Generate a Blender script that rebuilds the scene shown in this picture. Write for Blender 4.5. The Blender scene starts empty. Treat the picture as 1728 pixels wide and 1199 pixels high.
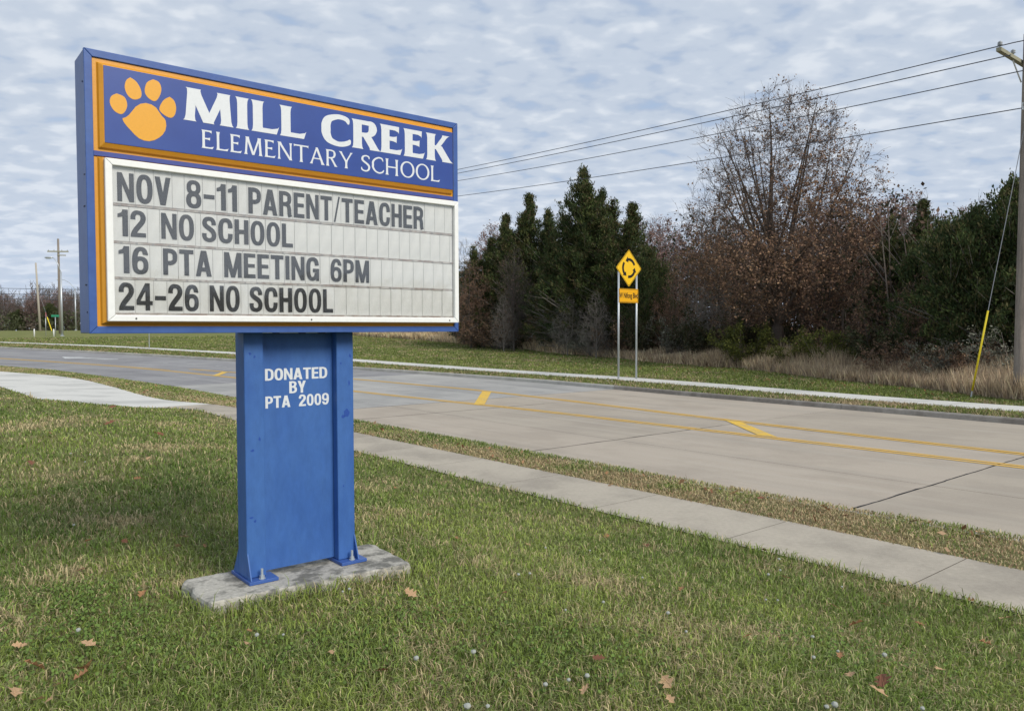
import bpy, bmesh, math, random
import numpy as np
from mathutils import Vector, Matrix
from mathutils.geometry import tessellate_polygon

sc = bpy.context.scene
C = sc.collection

# ------------------------------------------------------------------ camera
EYE = 1.70
P, R = math.radians(1.96), math.radians(0.17)
fwd = Vector((0, math.cos(P), -math.sin(P)))
up0 = Vector((0, math.sin(P), math.cos(P)))
X0 = Vector((1, 0, 0))
cx = X0 * math.cos(R) - up0 * math.sin(R)
cy = X0 * math.sin(R) + up0 * math.cos(R)
cz = -fwd
cam = bpy.data.cameras.new('camera')
cam.sensor_width = 36.0
cam.lens = 36.0 * 1290 / 1728
cam.clip_start = 0.05
cam.clip_end = 3000
co = bpy.data.objects.new('camera', cam)
C.objects.link(co)
co.matrix_world = Matrix(((cx.x, cy.x, cz.x, 0), (cx.y, cy.y, cz.y, 0), (cx.z, cy.z, cz.z, EYE), (0, 0, 0, 1)))
sc.camera = co

# ------------------------------------------------------------------ sun, sky, exposure
SUN_DIR = Vector((0.72, -0.70, 0)).normalized()     # horizontal direction towards the sun (behind the viewer)
SUN_EL = math.radians(36)
sd = Vector((SUN_DIR.x * math.cos(SUN_EL), SUN_DIR.y * math.cos(SUN_EL), math.sin(SUN_EL)))
sun = bpy.data.lights.new('sun', 'SUN')
sun.energy = 2.2
sun.angle = math.radians(24)
sun.color = (1.0, 0.94, 0.84)
so = bpy.data.objects.new('sun', sun)
C.objects.link(so)
so.rotation_euler = sd.to_track_quat('Z', 'Y').to_euler()

world = bpy.data.worlds.new('World')
sc.world = world
world.use_nodes = True
nt = world.node_tree
nt.nodes.clear()
N = nt.nodes.new
lk = nt.links.new
wo = N('ShaderNodeOutputWorld')
bg = N('ShaderNodeBackground')
bg.inputs['Strength'].default_value = 0.10
sky = N('ShaderNodeTexSky')
sky.sky_type = 'NISHITA'
sky.sun_disc = False
sky.sun_elevation = SUN_EL
sky.sun_rotation = math.atan2(SUN_DIR.x, SUN_DIR.y)
sky.air_density = 1.0
sky.dust_density = 1.2
tc = N('ShaderNodeTexCoord')
sep = N('ShaderNodeSeparateXYZ')
lk(tc.outputs['Generated'], sep.inputs[0])


def wmath(op, a, b=None, clamp=False):
    n = N('ShaderNodeMath')
    n.operation = op
    n.use_clamp = clamp
    for i, v in enumerate((a, b)):
        if v is None:
            continue
        if isinstance(v, (int, float)):
            n.inputs[i].default_value = v
        else:
            lk(v, n.inputs[i])
    return n.outputs[0]


zc = wmath('ADD', wmath('MAXIMUM', sep.outputs['Z'], 0.0), 0.20)
comb = N('ShaderNodeCombineXYZ')
lk(wmath('DIVIDE', sep.outputs['X'], zc), comb.inputs[0])
lk(wmath('DIVIDE', sep.outputs['Y'], zc), comb.inputs[1])


def wnoise(scale, detail, rough, dist, rot=0, sx=1, sy=1):
    m = N('ShaderNodeMapping')
    m.inputs['Rotation'].default_value = (0, 0, rot)
    m.inputs['Scale'].default_value = (sx, sy, 1)
    lk(comb.outputs[0], m.inputs[0])
    t = N('ShaderNodeTexNoise')
    t.inputs['Scale'].default_value = scale
    t.inputs['Detail'].default_value = detail
    t.inputs['Roughness'].default_value = rough
    t.inputs['Distortion'].default_value = dist
    lk(m.outputs[0], t.inputs[0])
    return t.outputs['Fac']


def wramp(fac, stops):
    r = N('ShaderNodeValToRGB')
    r.color_ramp.interpolation = 'EASE'
    e = r.color_ramp.elements
    while len(e) < len(stops):
        e.new(0.5)
    for i, (p, c) in enumerate(stops):
        e[i].position = p
        e[i].color = (*c, 1) if len(c) == 3 else c
    lk(fac, r.inputs[0])
    return r.outputs['Color']


big = wnoise(0.75, 3, 0.5, 0.3, 0.5, 1, 1.25)
small = wnoise(10.5, 2.5, 0.45, 0.2, -0.35, 1, 1.25)
fine = wnoise(17, 4, 0.6, 0.3, 0.3, 1, 1.2)
cover = wmath('ADD', wmath('ADD', wmath('MULTIPLY', small, 0.85), wmath('MULTIPLY', big, 0.42)), wmath('MULTIPLY', fine, 0.16))
cov = wramp(cover, [(0.40, (0, 0, 0)), (0.68, (1, 1, 1))])
shade = wmath('ADD', wmath('ADD', wmath('MULTIPLY', small, 0.74), wmath('MULTIPLY', fine, 0.22)), wmath('MULTIPLY', big, 0.44))
cloud = wramp(shade, [(0.50, (3.42, 3.98, 4.92)), (0.68, (4.15, 4.70, 5.52)), (0.88, (5.4, 5.8, 6.35))])
gap = N('ShaderNodeMix')
gap.data_type = 'RGBA'
gap.inputs[0].default_value = 0.8
lk(sky.outputs[0], gap.inputs[6])
gap.inputs[7].default_value = (3.20, 4.08, 5.5, 1)
mx = N('ShaderNodeMix')
mx.data_type = 'RGBA'
lk(cov, mx.inputs[0])
lk(gap.outputs[2], mx.inputs[6])
lk(cloud, mx.inputs[7])
# thin veil low over the horizon
veil = wmath('POWER', wmath('SUBTRACT', 1.0, wmath('ABSOLUTE', sep.outputs['Z']), True), 9.0)
mv = N('ShaderNodeMix')
mv.data_type = 'RGBA'
lk(wmath('MULTIPLY', veil, 0.5), mv.inputs[0])
lk(mx.outputs[2], mv.inputs[6])
mv.inputs[7].default_value = (4.4, 5.2, 6.6, 1)
lk(mv.outputs[2], bg.inputs[0])
lk(bg.outputs[0], wo.inputs[0])

sc.view_settings.view_transform = 'Standard'
sc.view_settings.look = 'None'
sc.view_settings.exposure = 0.44
sc.view_settings.gamma = 1.0
sc.view_settings.use_curve_mapping = False
sc.render.engine = 'CYCLES'
sc.cycles.max_bounces = 6
sc.cycles.transparent_max_bounces = 12
sc.render.film_transparent = False

# ------------------------------------------------------------------ places
# (u, t): u runs across the road away from the viewer's lawn, t along the road to the left
EU = np.array([0.776, 0.631])
ET = np.array([-0.631, 0.776])


def xy(u, t):
    return (0.776 * u - 0.631 * t, 0.631 * u + 0.776 * t)


def softp(v):
    return np.where(v > 30, v, np.log1p(np.exp(np.minimum(v, 30))))


def rise(x, y):
    s = -0.55 * np.asarray(x, float) + 0.835 * np.asarray(y, float)
    return 0.0185 * (4 * softp((s - 28) / 4) - 6 * softp((s - 150) / 6))


LINES = {
    'sw_near': [(-150, 6.7), (2, 6.68), (9, 6.5), (18, 6.42), (21.9, 6.5), (23, 6.15), (23.6, 4.9), (24.1, 3.9), (25, 3.7), (28.3, 3.53), (34, 3.1), (45, 0.6), (60, -6), (85, -19), (130, -50)],
    'sw_far': [(-150, 7.92), (2, 7.9), (6, 7.86), (15, 7.66), (21.6, 7.55), (23.4, 7.25), (24.6, 6.6), (27, 6.42), (31, 6.42), (35.2, 6.25), (38.7, 5.7), (43, 4.0), (50, 1.2), (65, -6.5), (90, -20), (130, -47)],
    'near': [(-150, 9.2), (2.7, 9.12), (6.5, 8.9), (16.6, 8.65), (24.3, 8.5), (29.7, 8.2), (35.2, 7.4), (42.4, 6.1), (47.3, 4.4), (55, 1.0), (70, -6.5), (90, -17.5), (130, -43)],
    'y1': [(-150, 14.78), (4.5, 14.72), (10.6, 14.55), (16.8, 14.35), (25.6, 13.45), (34.8, 12.25), (40.5, 11.2), (46.4, 9.75), (52.3, 7.7), (59, 5.2), (75, -1.8), (100, -15), (130, -33)],
    'y2': [(-150, 16.2), (5, 16.22), (12.2, 16.6), (18, 17.1), (24, 17.3), (31.4, 16.3), (38, 13.45), (43.2, 11.95), (48.7, 10.2), (54, 7.95), (60.3, 5.45), (76, -1.5), (100, -14.5), (130, -32.5)],
    'gut': [(-150, 21.1), (6.5, 21.12), (10, 21.25), (16, 21.4), (20, 21.6), (25, 21.6), (31, 20.7), (37, 19.3), (47.5, 16.6), (56, 14.2), (64, 11.4), (75, 7.2), (100, -4.5), (130, -20)],
    'fsw_near': [(-150, 22.75), (7, 22.75), (10.4, 22.8), (17.5, 23.6), (22.7, 23.9), (27.2, 23.3), (33, 22.5), (41.5, 21.4), (53.3, 18.7), (69.7, 14.4), (82, 9.4), (100, 1), (130, -14)],
    'fsw_far': [(-150, 24.45), (7, 24.5), (11, 24.6), (19, 25.5), (24, 25.6), (29, 24.9), (34, 24.2), (43.8, 22.9), (56, 19.9), (73.7, 15.0), (87, 9.0), (100, 3), (130, -12)],
    'tall': [(-150, 25.4), (3, 25.5), (8.3, 25.9), (13.6, 29.2), (22, 34.2), (38, 38.2), (49, 41.5), (57, 43.5), (77, 48.0), (95, 50), (130, 54)],
}
_cache = {}


def line(name, t):
    if name not in _cache:
        k = np.array(LINES[name], float)
        g = np.arange(-150, 130.01, 0.25)
        v = np.interp(g, k[:, 0], k[:, 1])
        ker = np.ones(7) / 7
        sm = np.convolve(np.pad(v, 3, 'edge'), ker, 'valid')
        sm = np.convolve(np.pad(sm, 3, 'edge'), ker, 'valid')
        _cache[name] = (g, sm)
    g, v = _cache[name]
    return np.interp(t, g, v)


def vnoise(x, y, scale, seed=0):
    x = np.asarray(x, float) / scale
    y = np.asarray(y, float) / scale
    xi, yi = np.floor(x).astype(np.int64), np.floor(y).astype(np.int64)
    fx, fy = x - xi, y - yi
    fx, fy = fx * fx * (3 - 2 * fx), fy * fy * (3 - 2 * fy)

    def h(a, b):
        n = (a * 374761393 + b * 668265263 + seed * 1442695041) & 0xffffffff
        n = ((n ^ (n >> 13)) * 1274126177) & 0xffffffff
        return ((n ^ (n >> 16)) & 0xffff) / 65535.0
    return (h(xi, yi) * (1 - fx) + h(xi + 1, yi) * fx) * (1 - fy) + (h(xi, yi + 1) * (1 - fx) + h(xi + 1, yi + 1) * fx) * fy


BASE = -0.50
ROAD = -0.64


def ground_z(x, y):
    x = np.asarray(x, float)
    y = np.asarray(y, float)
    u = 0.776 * x + 0.631 * y
    t = -0.631 * x + 0.776 * y
    d = np.clip((line('sw_near', t) - u) / 4.2, 0, 1)
    z = BASE + 0.5 * d * d * (3 - 2 * d) + rise(x, y)
    out = np.clip((line('sw_near', t) - u) / 0.5, 0, 1)
    far = np.clip((u - line('fsw_far', t)) / 1.5, 0, 1)
    z = z + (vnoise(x, y, 1.1, 3) - 0.5) * 0.045 * np.maximum(out, far)
    return z


def gz(x, y):
    return float(ground_z(x, y))


# ------------------------------------------------------------------ materials
def material(name, base, rough=0.8, var=0.0, scale=5.0, bump=0.0, bscale=60.0, spec=0.3, metal=0.0,
             attr=None, base2=None, fac_range=(0.4, 0.62), detail=5.0, coord='Object', trans=0.0, fine=None, stretch=None):
    m = bpy.data.materials.new(name)
    m.use_nodes = True
    t = m.node_tree
    b = t.nodes['Principled BSDF']
    b.inputs['Roughness'].default_value = rough
    b.inputs['Metallic'].default_value = metal
    b.inputs['Specular IOR Level'].default_value = spec
    tco = t.nodes.new('ShaderNodeTexCoord')
    src = tco.outputs[coord]
    if stretch:
        mp = t.nodes.new('ShaderNodeMapping')
        mp.inputs['Scale'].default_value = stretch
        t.links.new(src, mp.inputs[0])
        src = mp.outputs[0]
    if attr:
        a = t.nodes.new('ShaderNodeAttribute')
        a.attribute_name = attr
        col = a.outputs['Color']
    else:
        rgb = t.nodes.new('ShaderNodeRGB')
        rgb.outputs[0].default_value = (*base, 1)
        col = rgb.outputs[0]
    if base2 is not None:
        n = t.nodes.new('ShaderNodeTexNoise')
        n.inputs['Scale'].default_value = scale
        n.inputs['Detail'].default_value = detail
        n.inputs['Roughness'].default_value = 0.62
        t.links.new(src, n.inputs[0])
        mr = t.nodes.new('ShaderNodeMapRange')
        mr.interpolation_type = 'SMOOTHSTEP'
        mr.inputs[1].default_value, mr.inputs[2].default_value = fac_range
        t.links.new(n.outputs['Fac'], mr.inputs[0])
        mixn = t.nodes.new('ShaderNodeMix')
        mixn.data_type = 'RGBA'
        t.links.new(mr.outputs[0], mixn.inputs[0])
        t.links.new(col, mixn.inputs[6])
        mixn.inputs[7].default_value = (*base2, 1)
        col = mixn.outputs[2]
    if var:
        n = t.nodes.new('ShaderNodeTexNoise')
        n.inputs['Scale'].default_value = fine or scale * 6
        n.inputs['Detail'].default_value = 6
        n.inputs['Roughness'].default_value = 0.7
        t.links.new(src, n.inputs[0])
        mr = t.nodes.new('ShaderNodeMapRange')
        mr.inputs[1].default_value, mr.inputs[2].default_value = 0.3, 0.7
        mr.inputs[3].default_value, mr.inputs[4].default_value = 1 - var, 1 + var
        t.links.new(n.outputs['Fac'], mr.inputs[0])
        vm = t.nodes.new('ShaderNodeVectorMath')
        vm.operation = 'SCALE'
        t.links.new(col, vm.inputs[0])
        t.links.new(mr.outputs[0], vm.inputs['Scale'])
        col = vm.outputs[0]
    t.links.new(col, b.inputs['Base Color'])
    if bump:
        n = t.nodes.new('ShaderNodeTexNoise')
        n.inputs['Scale'].default_value = bscale
        n.inputs['Detail'].default_value = 4
        t.links.new(src, n.inputs[0])
        bp = t.nodes.new('ShaderNodeBump')
        bp.inputs['Strength'].default_value = bump
        bp.inputs['Distance'].default_value = 0.01
        t.links.new(n.outputs['Fac'], bp.inputs['Height'])
        t.links.new(bp.outputs[0], b.inputs['Normal'])
    if trans:
        tr = t.nodes.new('ShaderNodeBsdfTranslucent')
        t.links.new(col, tr.inputs[0])
        ms = t.nodes.new('ShaderNodeMixShader')
        ms.inputs[0].default_value = trans
        t.links.new(b.outputs[0], ms.inputs[1])
        t.links.new(tr.outputs[0], ms.inputs[2])
        t.links.new(ms.outputs[0], t.nodes['Material Output'].inputs[0])
    return m


M = {}
M['blue'] = material('blue_paint', (0.042, 0.100, 0.33), 0.42, 0.10, 3, 0.05, 40, 0.4, base2=(0.052, 0.118, 0.35), fine=14)
M['bluepost'] = material('blue_post_paint', (0.048, 0.140, 0.40), 0.45, 0.08, 2.2, 0.06, 60, 0.4, base2=(0.060, 0.162, 0.43), fine=22)
M['bluepost'] = material('blue_post_paint', (0.040, 0.118, 0.365), 0.5, 0.10, 2.6, 0.08, 60, 0.35, base2=(0.052, 0.142, 0.395), fac_range=(0.35, 0.68), fine=16, stretch=(1.3, 1.3, 0.5))
M['scuff'] = material('blue_touch_up_paint', (0.025, 0.075, 0.33), 0.5, 0.1, 20)
M['blueface'] = material('blue_vinyl_face', (0.030, 0.068, 0.29), 0.30, 0.05, 1.3, 0, 40, 0.5, base2=(0.036, 0.080, 0.31), fine=6)
M['strip'] = material('blue_divider', (0.055, 0.08, 0.29), 0.4, 0.08, 3)
M['orange'] = material('orange_plastic_face', (0.66, 0.30, 0.022), 0.38, 0.05, 6, 0.04, 90, 0.5)
M['paw'] = material('orange_vinyl', (0.76, 0.36, 0.022), 0.35, 0.04, 12, 0, 1, 0.5)
M['whiteprint'] = material('white_print', (0.70, 0.73, 0.76), 0.35, 0.04, 8, 0, 1, 0.5)
M['whitealu'] = material('white_coated_aluminium', (0.84, 0.85, 0.84), 0.35, 0.04, 5, 0.02, 50, 0.5)
M['panel'] = material('clear_white_letter_panel', (0.63, 0.64, 0.62), 0.4, 0.05, 3, 0, 1, 0.4, base2=(0.74, 0.745, 0.72), fine=9)
M['track'] = material('grimy_letter_track', (0.47, 0.45, 0.42), 0.5, 0.22, 14, 0, 1, 0.4, base2=(0.33, 0.27, 0.235), fine=40)
M['boardback'] = material('board_backing', (0.30, 0.29, 0.28), 0.6, 0.12, 10)
M['black'] = material('black_letter', (0.012, 0.014, 0.016), 0.5, 0.1, 10, 0, 1, 0.4)
M['steel'] = material('galvanised_steel', (0.50, 0.53, 0.55), 0.42, 0.12, 9, 0.05, 70, 0.5, metal=0.55)
M['bolt'] = material('zinc_bolt', (0.42, 0.47, 0.50), 0.5, 0.15, 30, metal=0.3)
M['darkmetal'] = material('dark_screw', (0.05, 0.05, 0.05), 0.5)
M['pad'] = material('weathered_pad_concrete', (0.43, 0.41, 0.36), 0.9, 0.25, 7, 0.5, 55, 0.2, base2=(0.17, 0.165, 0.145), fac_range=(0.42, 0.60), fine=34)
M['walk'] = material('grey_sidewalk_concrete', (0.43, 0.385, 0.315), 0.9, 0.09, 0.7, 0.35, 90, 0.2, base2=(0.325, 0.29, 0.24), fac_range=(0.42, 0.66), fine=22)
M['walknew'] = material('pale_new_concrete', (0.60, 0.59, 0.55), 0.9, 0.06, 0.35, 0.3, 70, 0.2, base2=(0.46, 0.455, 0.425), fac_range=(0.45, 0.66), fine=3, stretch=(1, 2.2, 1))
M['kerbold'] = material('brown_kerb_concrete', (0.22, 0.20, 0.175), 0.9, 0.18, 1.2, 0.3, 60, 0.2, base2=(0.30, 0.28, 0.25), fine=6)
M['kerbnew'] = material('pale_kerb_concrete', (0.42, 0.41, 0.37), 0.9, 0.12, 0.8, 0.3, 60, 0.2, base2=(0.33, 0.32, 0.29), fine=5)
M['jointdirt'] = material('dirt_in_joint', (0.13, 0.11, 0.085), 0.95, 0.3, 20)
M['sealer'] = material('dark_joint_sealer', (0.035, 0.033, 0.034), 0.7, 0.2, 10)
M['yellow'] = material('yellow_road_paint', (0.62, 0.38, 0.085), 0.75, 0.18, 2.5, 0.2, 80, 0.25, base2=(0.50, 0.36, 0.15), fac_range=(0.45, 0.7), fine=18)
M['yellowhatch'] = material('bright_yellow_road_paint', (0.70, 0.45, 0.07), 0.75, 0.16, 2.5, 0.2, 80, 0.25, base2=(0.58, 0.40, 0.12), fine=16)
M['roadwhite'] = material('white_road_paint', (0.56, 0.57, 0.56), 0.7, 0.2, 2, base2=(0.42, 0.42, 0.41))
M['signyellow'] = material('yellow_sign_sheeting', (0.86, 0.52, 0.015), 0.4, 0.03, 4, 0, 1, 0.5)
M['plaque'] = material('amber_plaque_sheeting', (0.80, 0.40, 0.012), 0.4, 0.05, 4, 0, 1, 0.5)
M['signblack'] = material('black_sign_print', (0.015, 0.014, 0.012), 0.5)
M['wood'] = material('weathered_pole_wood', (0.27, 0.235, 0.20), 0.9, 0.22, 1.2, 0.5, 30, 0.15, base2=(0.19, 0.165, 0.145), fine=14, stretch=(9, 9, 0.6))
M['palewood'] = material('pale_pole_wood', (0.42, 0.38, 0.32), 0.9, 0.15, 1, 0, 1, 0.15, stretch=(9, 9, 0.6))
M['armwood'] = material('crossarm_wood', (0.30, 0.29, 0.21), 0.9, 0.2, 8)
M['porcelain'] = material('grey_insulator', (0.33, 0.35, 0.37), 0.35, 0.1, 8, 0, 1, 0.5)
M['wire'] = material('weathered_wire', (0.075, 0.08, 0.10), 0.6, 0.1, 8)
M['guyyellow'] = material('yellow_plastic_guard', (0.85, 0.66, 0.03), 0.45, 0.05, 5)
M['guysteel'] = material('steel_strand', (0.33, 0.34, 0.36), 0.5, 0.1, 8, metal=0.4)
M['green'] = material('green_street_sign', (0.03, 0.25, 0.14), 0.4)
M['red'] = material('red_sign_sheeting', (0.45, 0.06, 0.06), 0.5)
M['whitepost'] = material('white_marker_plastic', (0.75, 0.76, 0.76), 0.5)
M['foliage'] = material('foliage', (0, 0, 0), 0.75, 0, attr='tint', spec=0.15, trans=0.18)
M['blade'] = material('grass_blades', (0, 0, 0), 0.6, 0, attr='tint', spec=0.22, trans=0.22)
M['bark'] = material('grey_bark', (0.125, 0.108, 0.095), 0.9, 0.25, 3, 0, 1, 0.1)
M['barkpale'] = material('pale_grey_bark', (0.21, 0.19, 0.17), 0.9, 0.25, 3, 0, 1, 0.1)
M['barkoak'] = material('oak_bark', (0.10, 0.080, 0.068), 0.9, 0.25, 3, 0, 1, 0.1)
M['leaf'] = material('dry_leaf', (0.42, 0.23, 0.115), 0.7, 0.25, 18, 0.2, 60, 0.25, base2=(0.28, 0.13, 0.06), trans=0.15)
M['leafpale'] = material('pale_dry_leaf', (0.58, 0.40, 0.235), 0.7, 0.2, 18, 0.2, 60, 0.25, base2=(0.46, 0.27, 0.14), trans=0.15)
M['leafdark'] = material('dark_dry_leaf', (0.20, 0.085, 0.05), 0.7, 0.25, 18, 0.2, 60, 0.25, trans=0.1)
M['puff'] = material('dandelion_fluff', (0.50, 0.52, 0.48), 0.95, 0.1, 40, 0.3, 300, 0.1, trans=0.3)
M['stalk'] = material('flower_stalk', (0.16, 0.21, 0.08), 0.7)


def ground_material(name, cols, dirt):
    """turf seen between the blades and far away: patches of green, straw and thatch"""
    m = material(name, cols[0], 0.95, 0.28, 0.55, 0.6, 45, 0.1, base2=cols[1], fac_range=(0.40, 0.62), fine=9, coord='Object')
    t = m.node_tree
    b = t.nodes['Principled BSDF']
    old = b.inputs['Base Color'].links[0].from_socket
    n = t.nodes.new('ShaderNodeTexNoise')
    n.inputs['Scale'].default_value = 2.6
    n.inputs['Detail'].default_value = 6
    tcn = [x for x in t.nodes if x.type == 'TEX_COORD'][0]
    t.links.new(tcn.outputs['Object'], n.inputs[0])
    mr = t.nodes.new('ShaderNodeMapRange')
    mr.inputs[1].default_value, mr.inputs[2].default_value = 0.5, 0.75
    t.links.new(n.outputs['Fac'], mr.inputs[0])
    mixn = t.nodes.new('ShaderNodeMix')
    mixn.data_type = 'RGBA'
    t.links.new(mr.outputs[0], mixn.inputs[0])
    t.links.new(old, mixn.inputs[6])
    mixn.inputs[7].default_value = (*dirt, 1)
    t.links.new(mixn.outputs[2], b.inputs['Base Color'])
    return m


M['turf'] = ground_material('turf_ground', ((0.115, 0.130, 0.045), (0.165, 0.155, 0.065)), (0.22, 0.175, 0.09))
M['field'] = ground_material('field_ground', ((0.145, 0.170, 0.050), (0.185, 0.195, 0.066)), (0.22, 0.18, 0.09))
M['litter'] = ground_material('woodland_floor', ((0.11, 0.085, 0.06), (0.15, 0.11, 0.075)), (0.10, 0.075, 0.05))


def road_material(name, a, b2, dark, pale):
    """concrete road: blotches plus streaks that run along the lanes (UV x across, y along)"""
    m = material(name, a, 0.88, 0.06, 0.45, 0.3, 100, 0.25, base2=b2, fac_range=(0.42, 0.62), fine=30, coord='Object')
    t = m.node_tree
    bs = t.nodes['Principled BSDF']
    old = bs.inputs['Base Color'].links[0].from_socket
    uv = t.nodes.new('ShaderNodeUVMap')
    uv.uv_map = 'lane'

    def streak(sx, sy, lo, hi, col, prev, amt):
        mp = t.nodes.new('ShaderNodeMapping')
        mp.inputs['Scale'].default_value = (sx, sy, 1)
        t.links.new(uv.outputs[0], mp.inputs[0])
        n = t.nodes.new('ShaderNodeTexNoise')
        n.inputs['Scale'].default_value = 1
        n.inputs['Detail'].default_value = 5
        n.inputs['Roughness'].default_value = 0.6
        t.links.new(mp.outputs[0], n.inputs[0])
        mr = t.nodes.new('ShaderNodeMapRange')
        mr.inputs[1].default_value, mr.inputs[2].default_value = lo, hi
        mr.inputs[4].default_value = amt
        t.links.new(n.outputs['Fac'], mr.inputs[0])
        mi = t.nodes.new('ShaderNodeMix')
        mi.data_type = 'RGBA'
        t.links.new(mr.outputs[0], mi.inputs[0])
        t.links.new(prev, mi.inputs[6])
        mi.inputs[7].default_value = (*col, 1)
        return mi.outputs[2]
    c = streak(1.1, 0.06, 0.48, 0.72, dark, old, 0.55)
    c = streak(2.6, 0.10, 0.52, 0.74, pale, c, 0.6)
    # tyre-free gutter strip along the near edge
    sp = t.nodes.new('ShaderNodeSeparateXYZ')
    t.links.new(uv.outputs[0], sp.inputs[0])
    mr = t.nodes.new('ShaderNodeMapRange')
    mr.interpolation_type = 'SMOOTHSTEP'
    mr.inputs[1].default_value, mr.inputs[2].default_value = 0.9, 0.25
    mr.inputs[3].default_value, mr.inputs[4].default_value = 0, 0.55
    t.links.new(sp.outputs[0], mr.inputs[0])
    mi = t.nodes.new('ShaderNodeMix')
    mi.data_type = 'RGBA'
    t.links.new(mr.outputs[0], mi.inputs[0])
    t.links.new(c, mi.inputs[6])
    mi.inputs[7].default_value = (*pale, 1)
    t.links.new(mi.outputs[2], bs.inputs['Base Color'])
    return m


M['road'] = [road_material('warm_road_concrete', (0.40, 0.35, 0.285), (0.35, 0.305, 0.25), (0.265, 0.235, 0.20), (0.44, 0.395, 0.33)),
             road_material('warm_road_concrete_light', (0.42, 0.365, 0.30), (0.37, 0.32, 0.262), (0.285, 0.255, 0.215), (0.46, 0.415, 0.35))]
M['roadnew'] = [road_material('cool_road_concrete', (0.39, 0.38, 0.355), (0.33, 0.32, 0.305), (0.265, 0.26, 0.25), (0.49, 0.48, 0.455)),
                road_material('cool_road_concrete_light', (0.37, 0.36, 0.34), (0.305, 0.30, 0.285), (0.245, 0.24, 0.235), (0.47, 0.46, 0.435))]
M['roadfar'] = [road_material('grey_road_far', (0.27, 0.265, 0.265), (0.22, 0.215, 0.22), (0.18, 0.178, 0.185), (0.36, 0.35, 0.34)),
                road_material('grey_road_far_light', (0.285, 0.28, 0.28), (0.235, 0.23, 0.235), (0.19, 0.188, 0.195), (0.37, 0.36, 0.35))]


def pane_material():
    m = bpy.data.materials.new('acrylic_cover')
    m.use_nodes = True
    t = m.node_tree
    t.nodes.clear()
    o = t.nodes.new('ShaderNodeOutputMaterial')
    tr = t.nodes.new('ShaderNodeBsdfTransparent')
    gl = t.nodes.new('ShaderNodeBsdfGlossy')
    gl.inputs['Roughness'].default_value = 0.04
    gl.inputs['Color'].default_value = (1, 1, 1, 1)
    df = t.nodes.new('ShaderNodeBsdfDiffuse')
    df.inputs['Color'].default_value = (0.6, 0.6, 0.58, 1)
    lw = t.nodes.new('ShaderNodeLayerWeight')
    p5 = t.nodes.new('ShaderNodeMath')
    p5.operation = 'POWER'
    p5.inputs[1].default_value = 5
    t.links.new(lw.outputs['Facing'], p5.inputs[0])
    fr = t.nodes.new('ShaderNodeMath')
    fr.operation = 'MULTIPLY_ADD'
    fr.inputs[1].default_value = 0.8
    fr.inputs[2].default_value = 0.075
    t.links.new(p5.outputs[0], fr.inputs[0])
    m1 = t.nodes.new('ShaderNodeMixShader')
    m1.inputs[0].default_value = 0.012
    m2 = t.nodes.new('ShaderNodeMixShader')
    t.links.new(tr.outputs[0], m1.inputs[1])
    t.links.new(df.outputs[0], m1.inputs[2])
    t.links.new(fr.outputs[0], m2.inputs[0])
    t.links.new(m1.outputs[0], m2.inputs[1])
    t.links.new(gl.outputs[0], m2.inputs[2])
    t.links.new(m2.outputs[0], o.inputs[0])
    return m


M['pane'] = pane_material()


# ------------------------------------------------------------------ helpers
def tag(o, label=None, cat=None, group=None, kind=None):
    if label:
        o['label'] = label
    if cat:
        o['category'] = cat
    if group:
        o['group'] = group
    if kind:
        o['kind'] = kind
    return o


def empty(name, loc=(0, 0, 0), rz=0.0, label=None, cat=None, group=None):
    o = bpy.data.objects.new(name, None)
    C.objects.link(o)
    o.location = loc
    o.rotation_euler = (0, 0, rz)
    o.empty_display_size = 0.2
    return tag(o, label, cat, group)


def link_mesh(name, me, parent=None):
    o = bpy.data.objects.new(name, me)
    C.objects.link(o)
    if parent is not None:
        o.parent = parent
    return o


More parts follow.
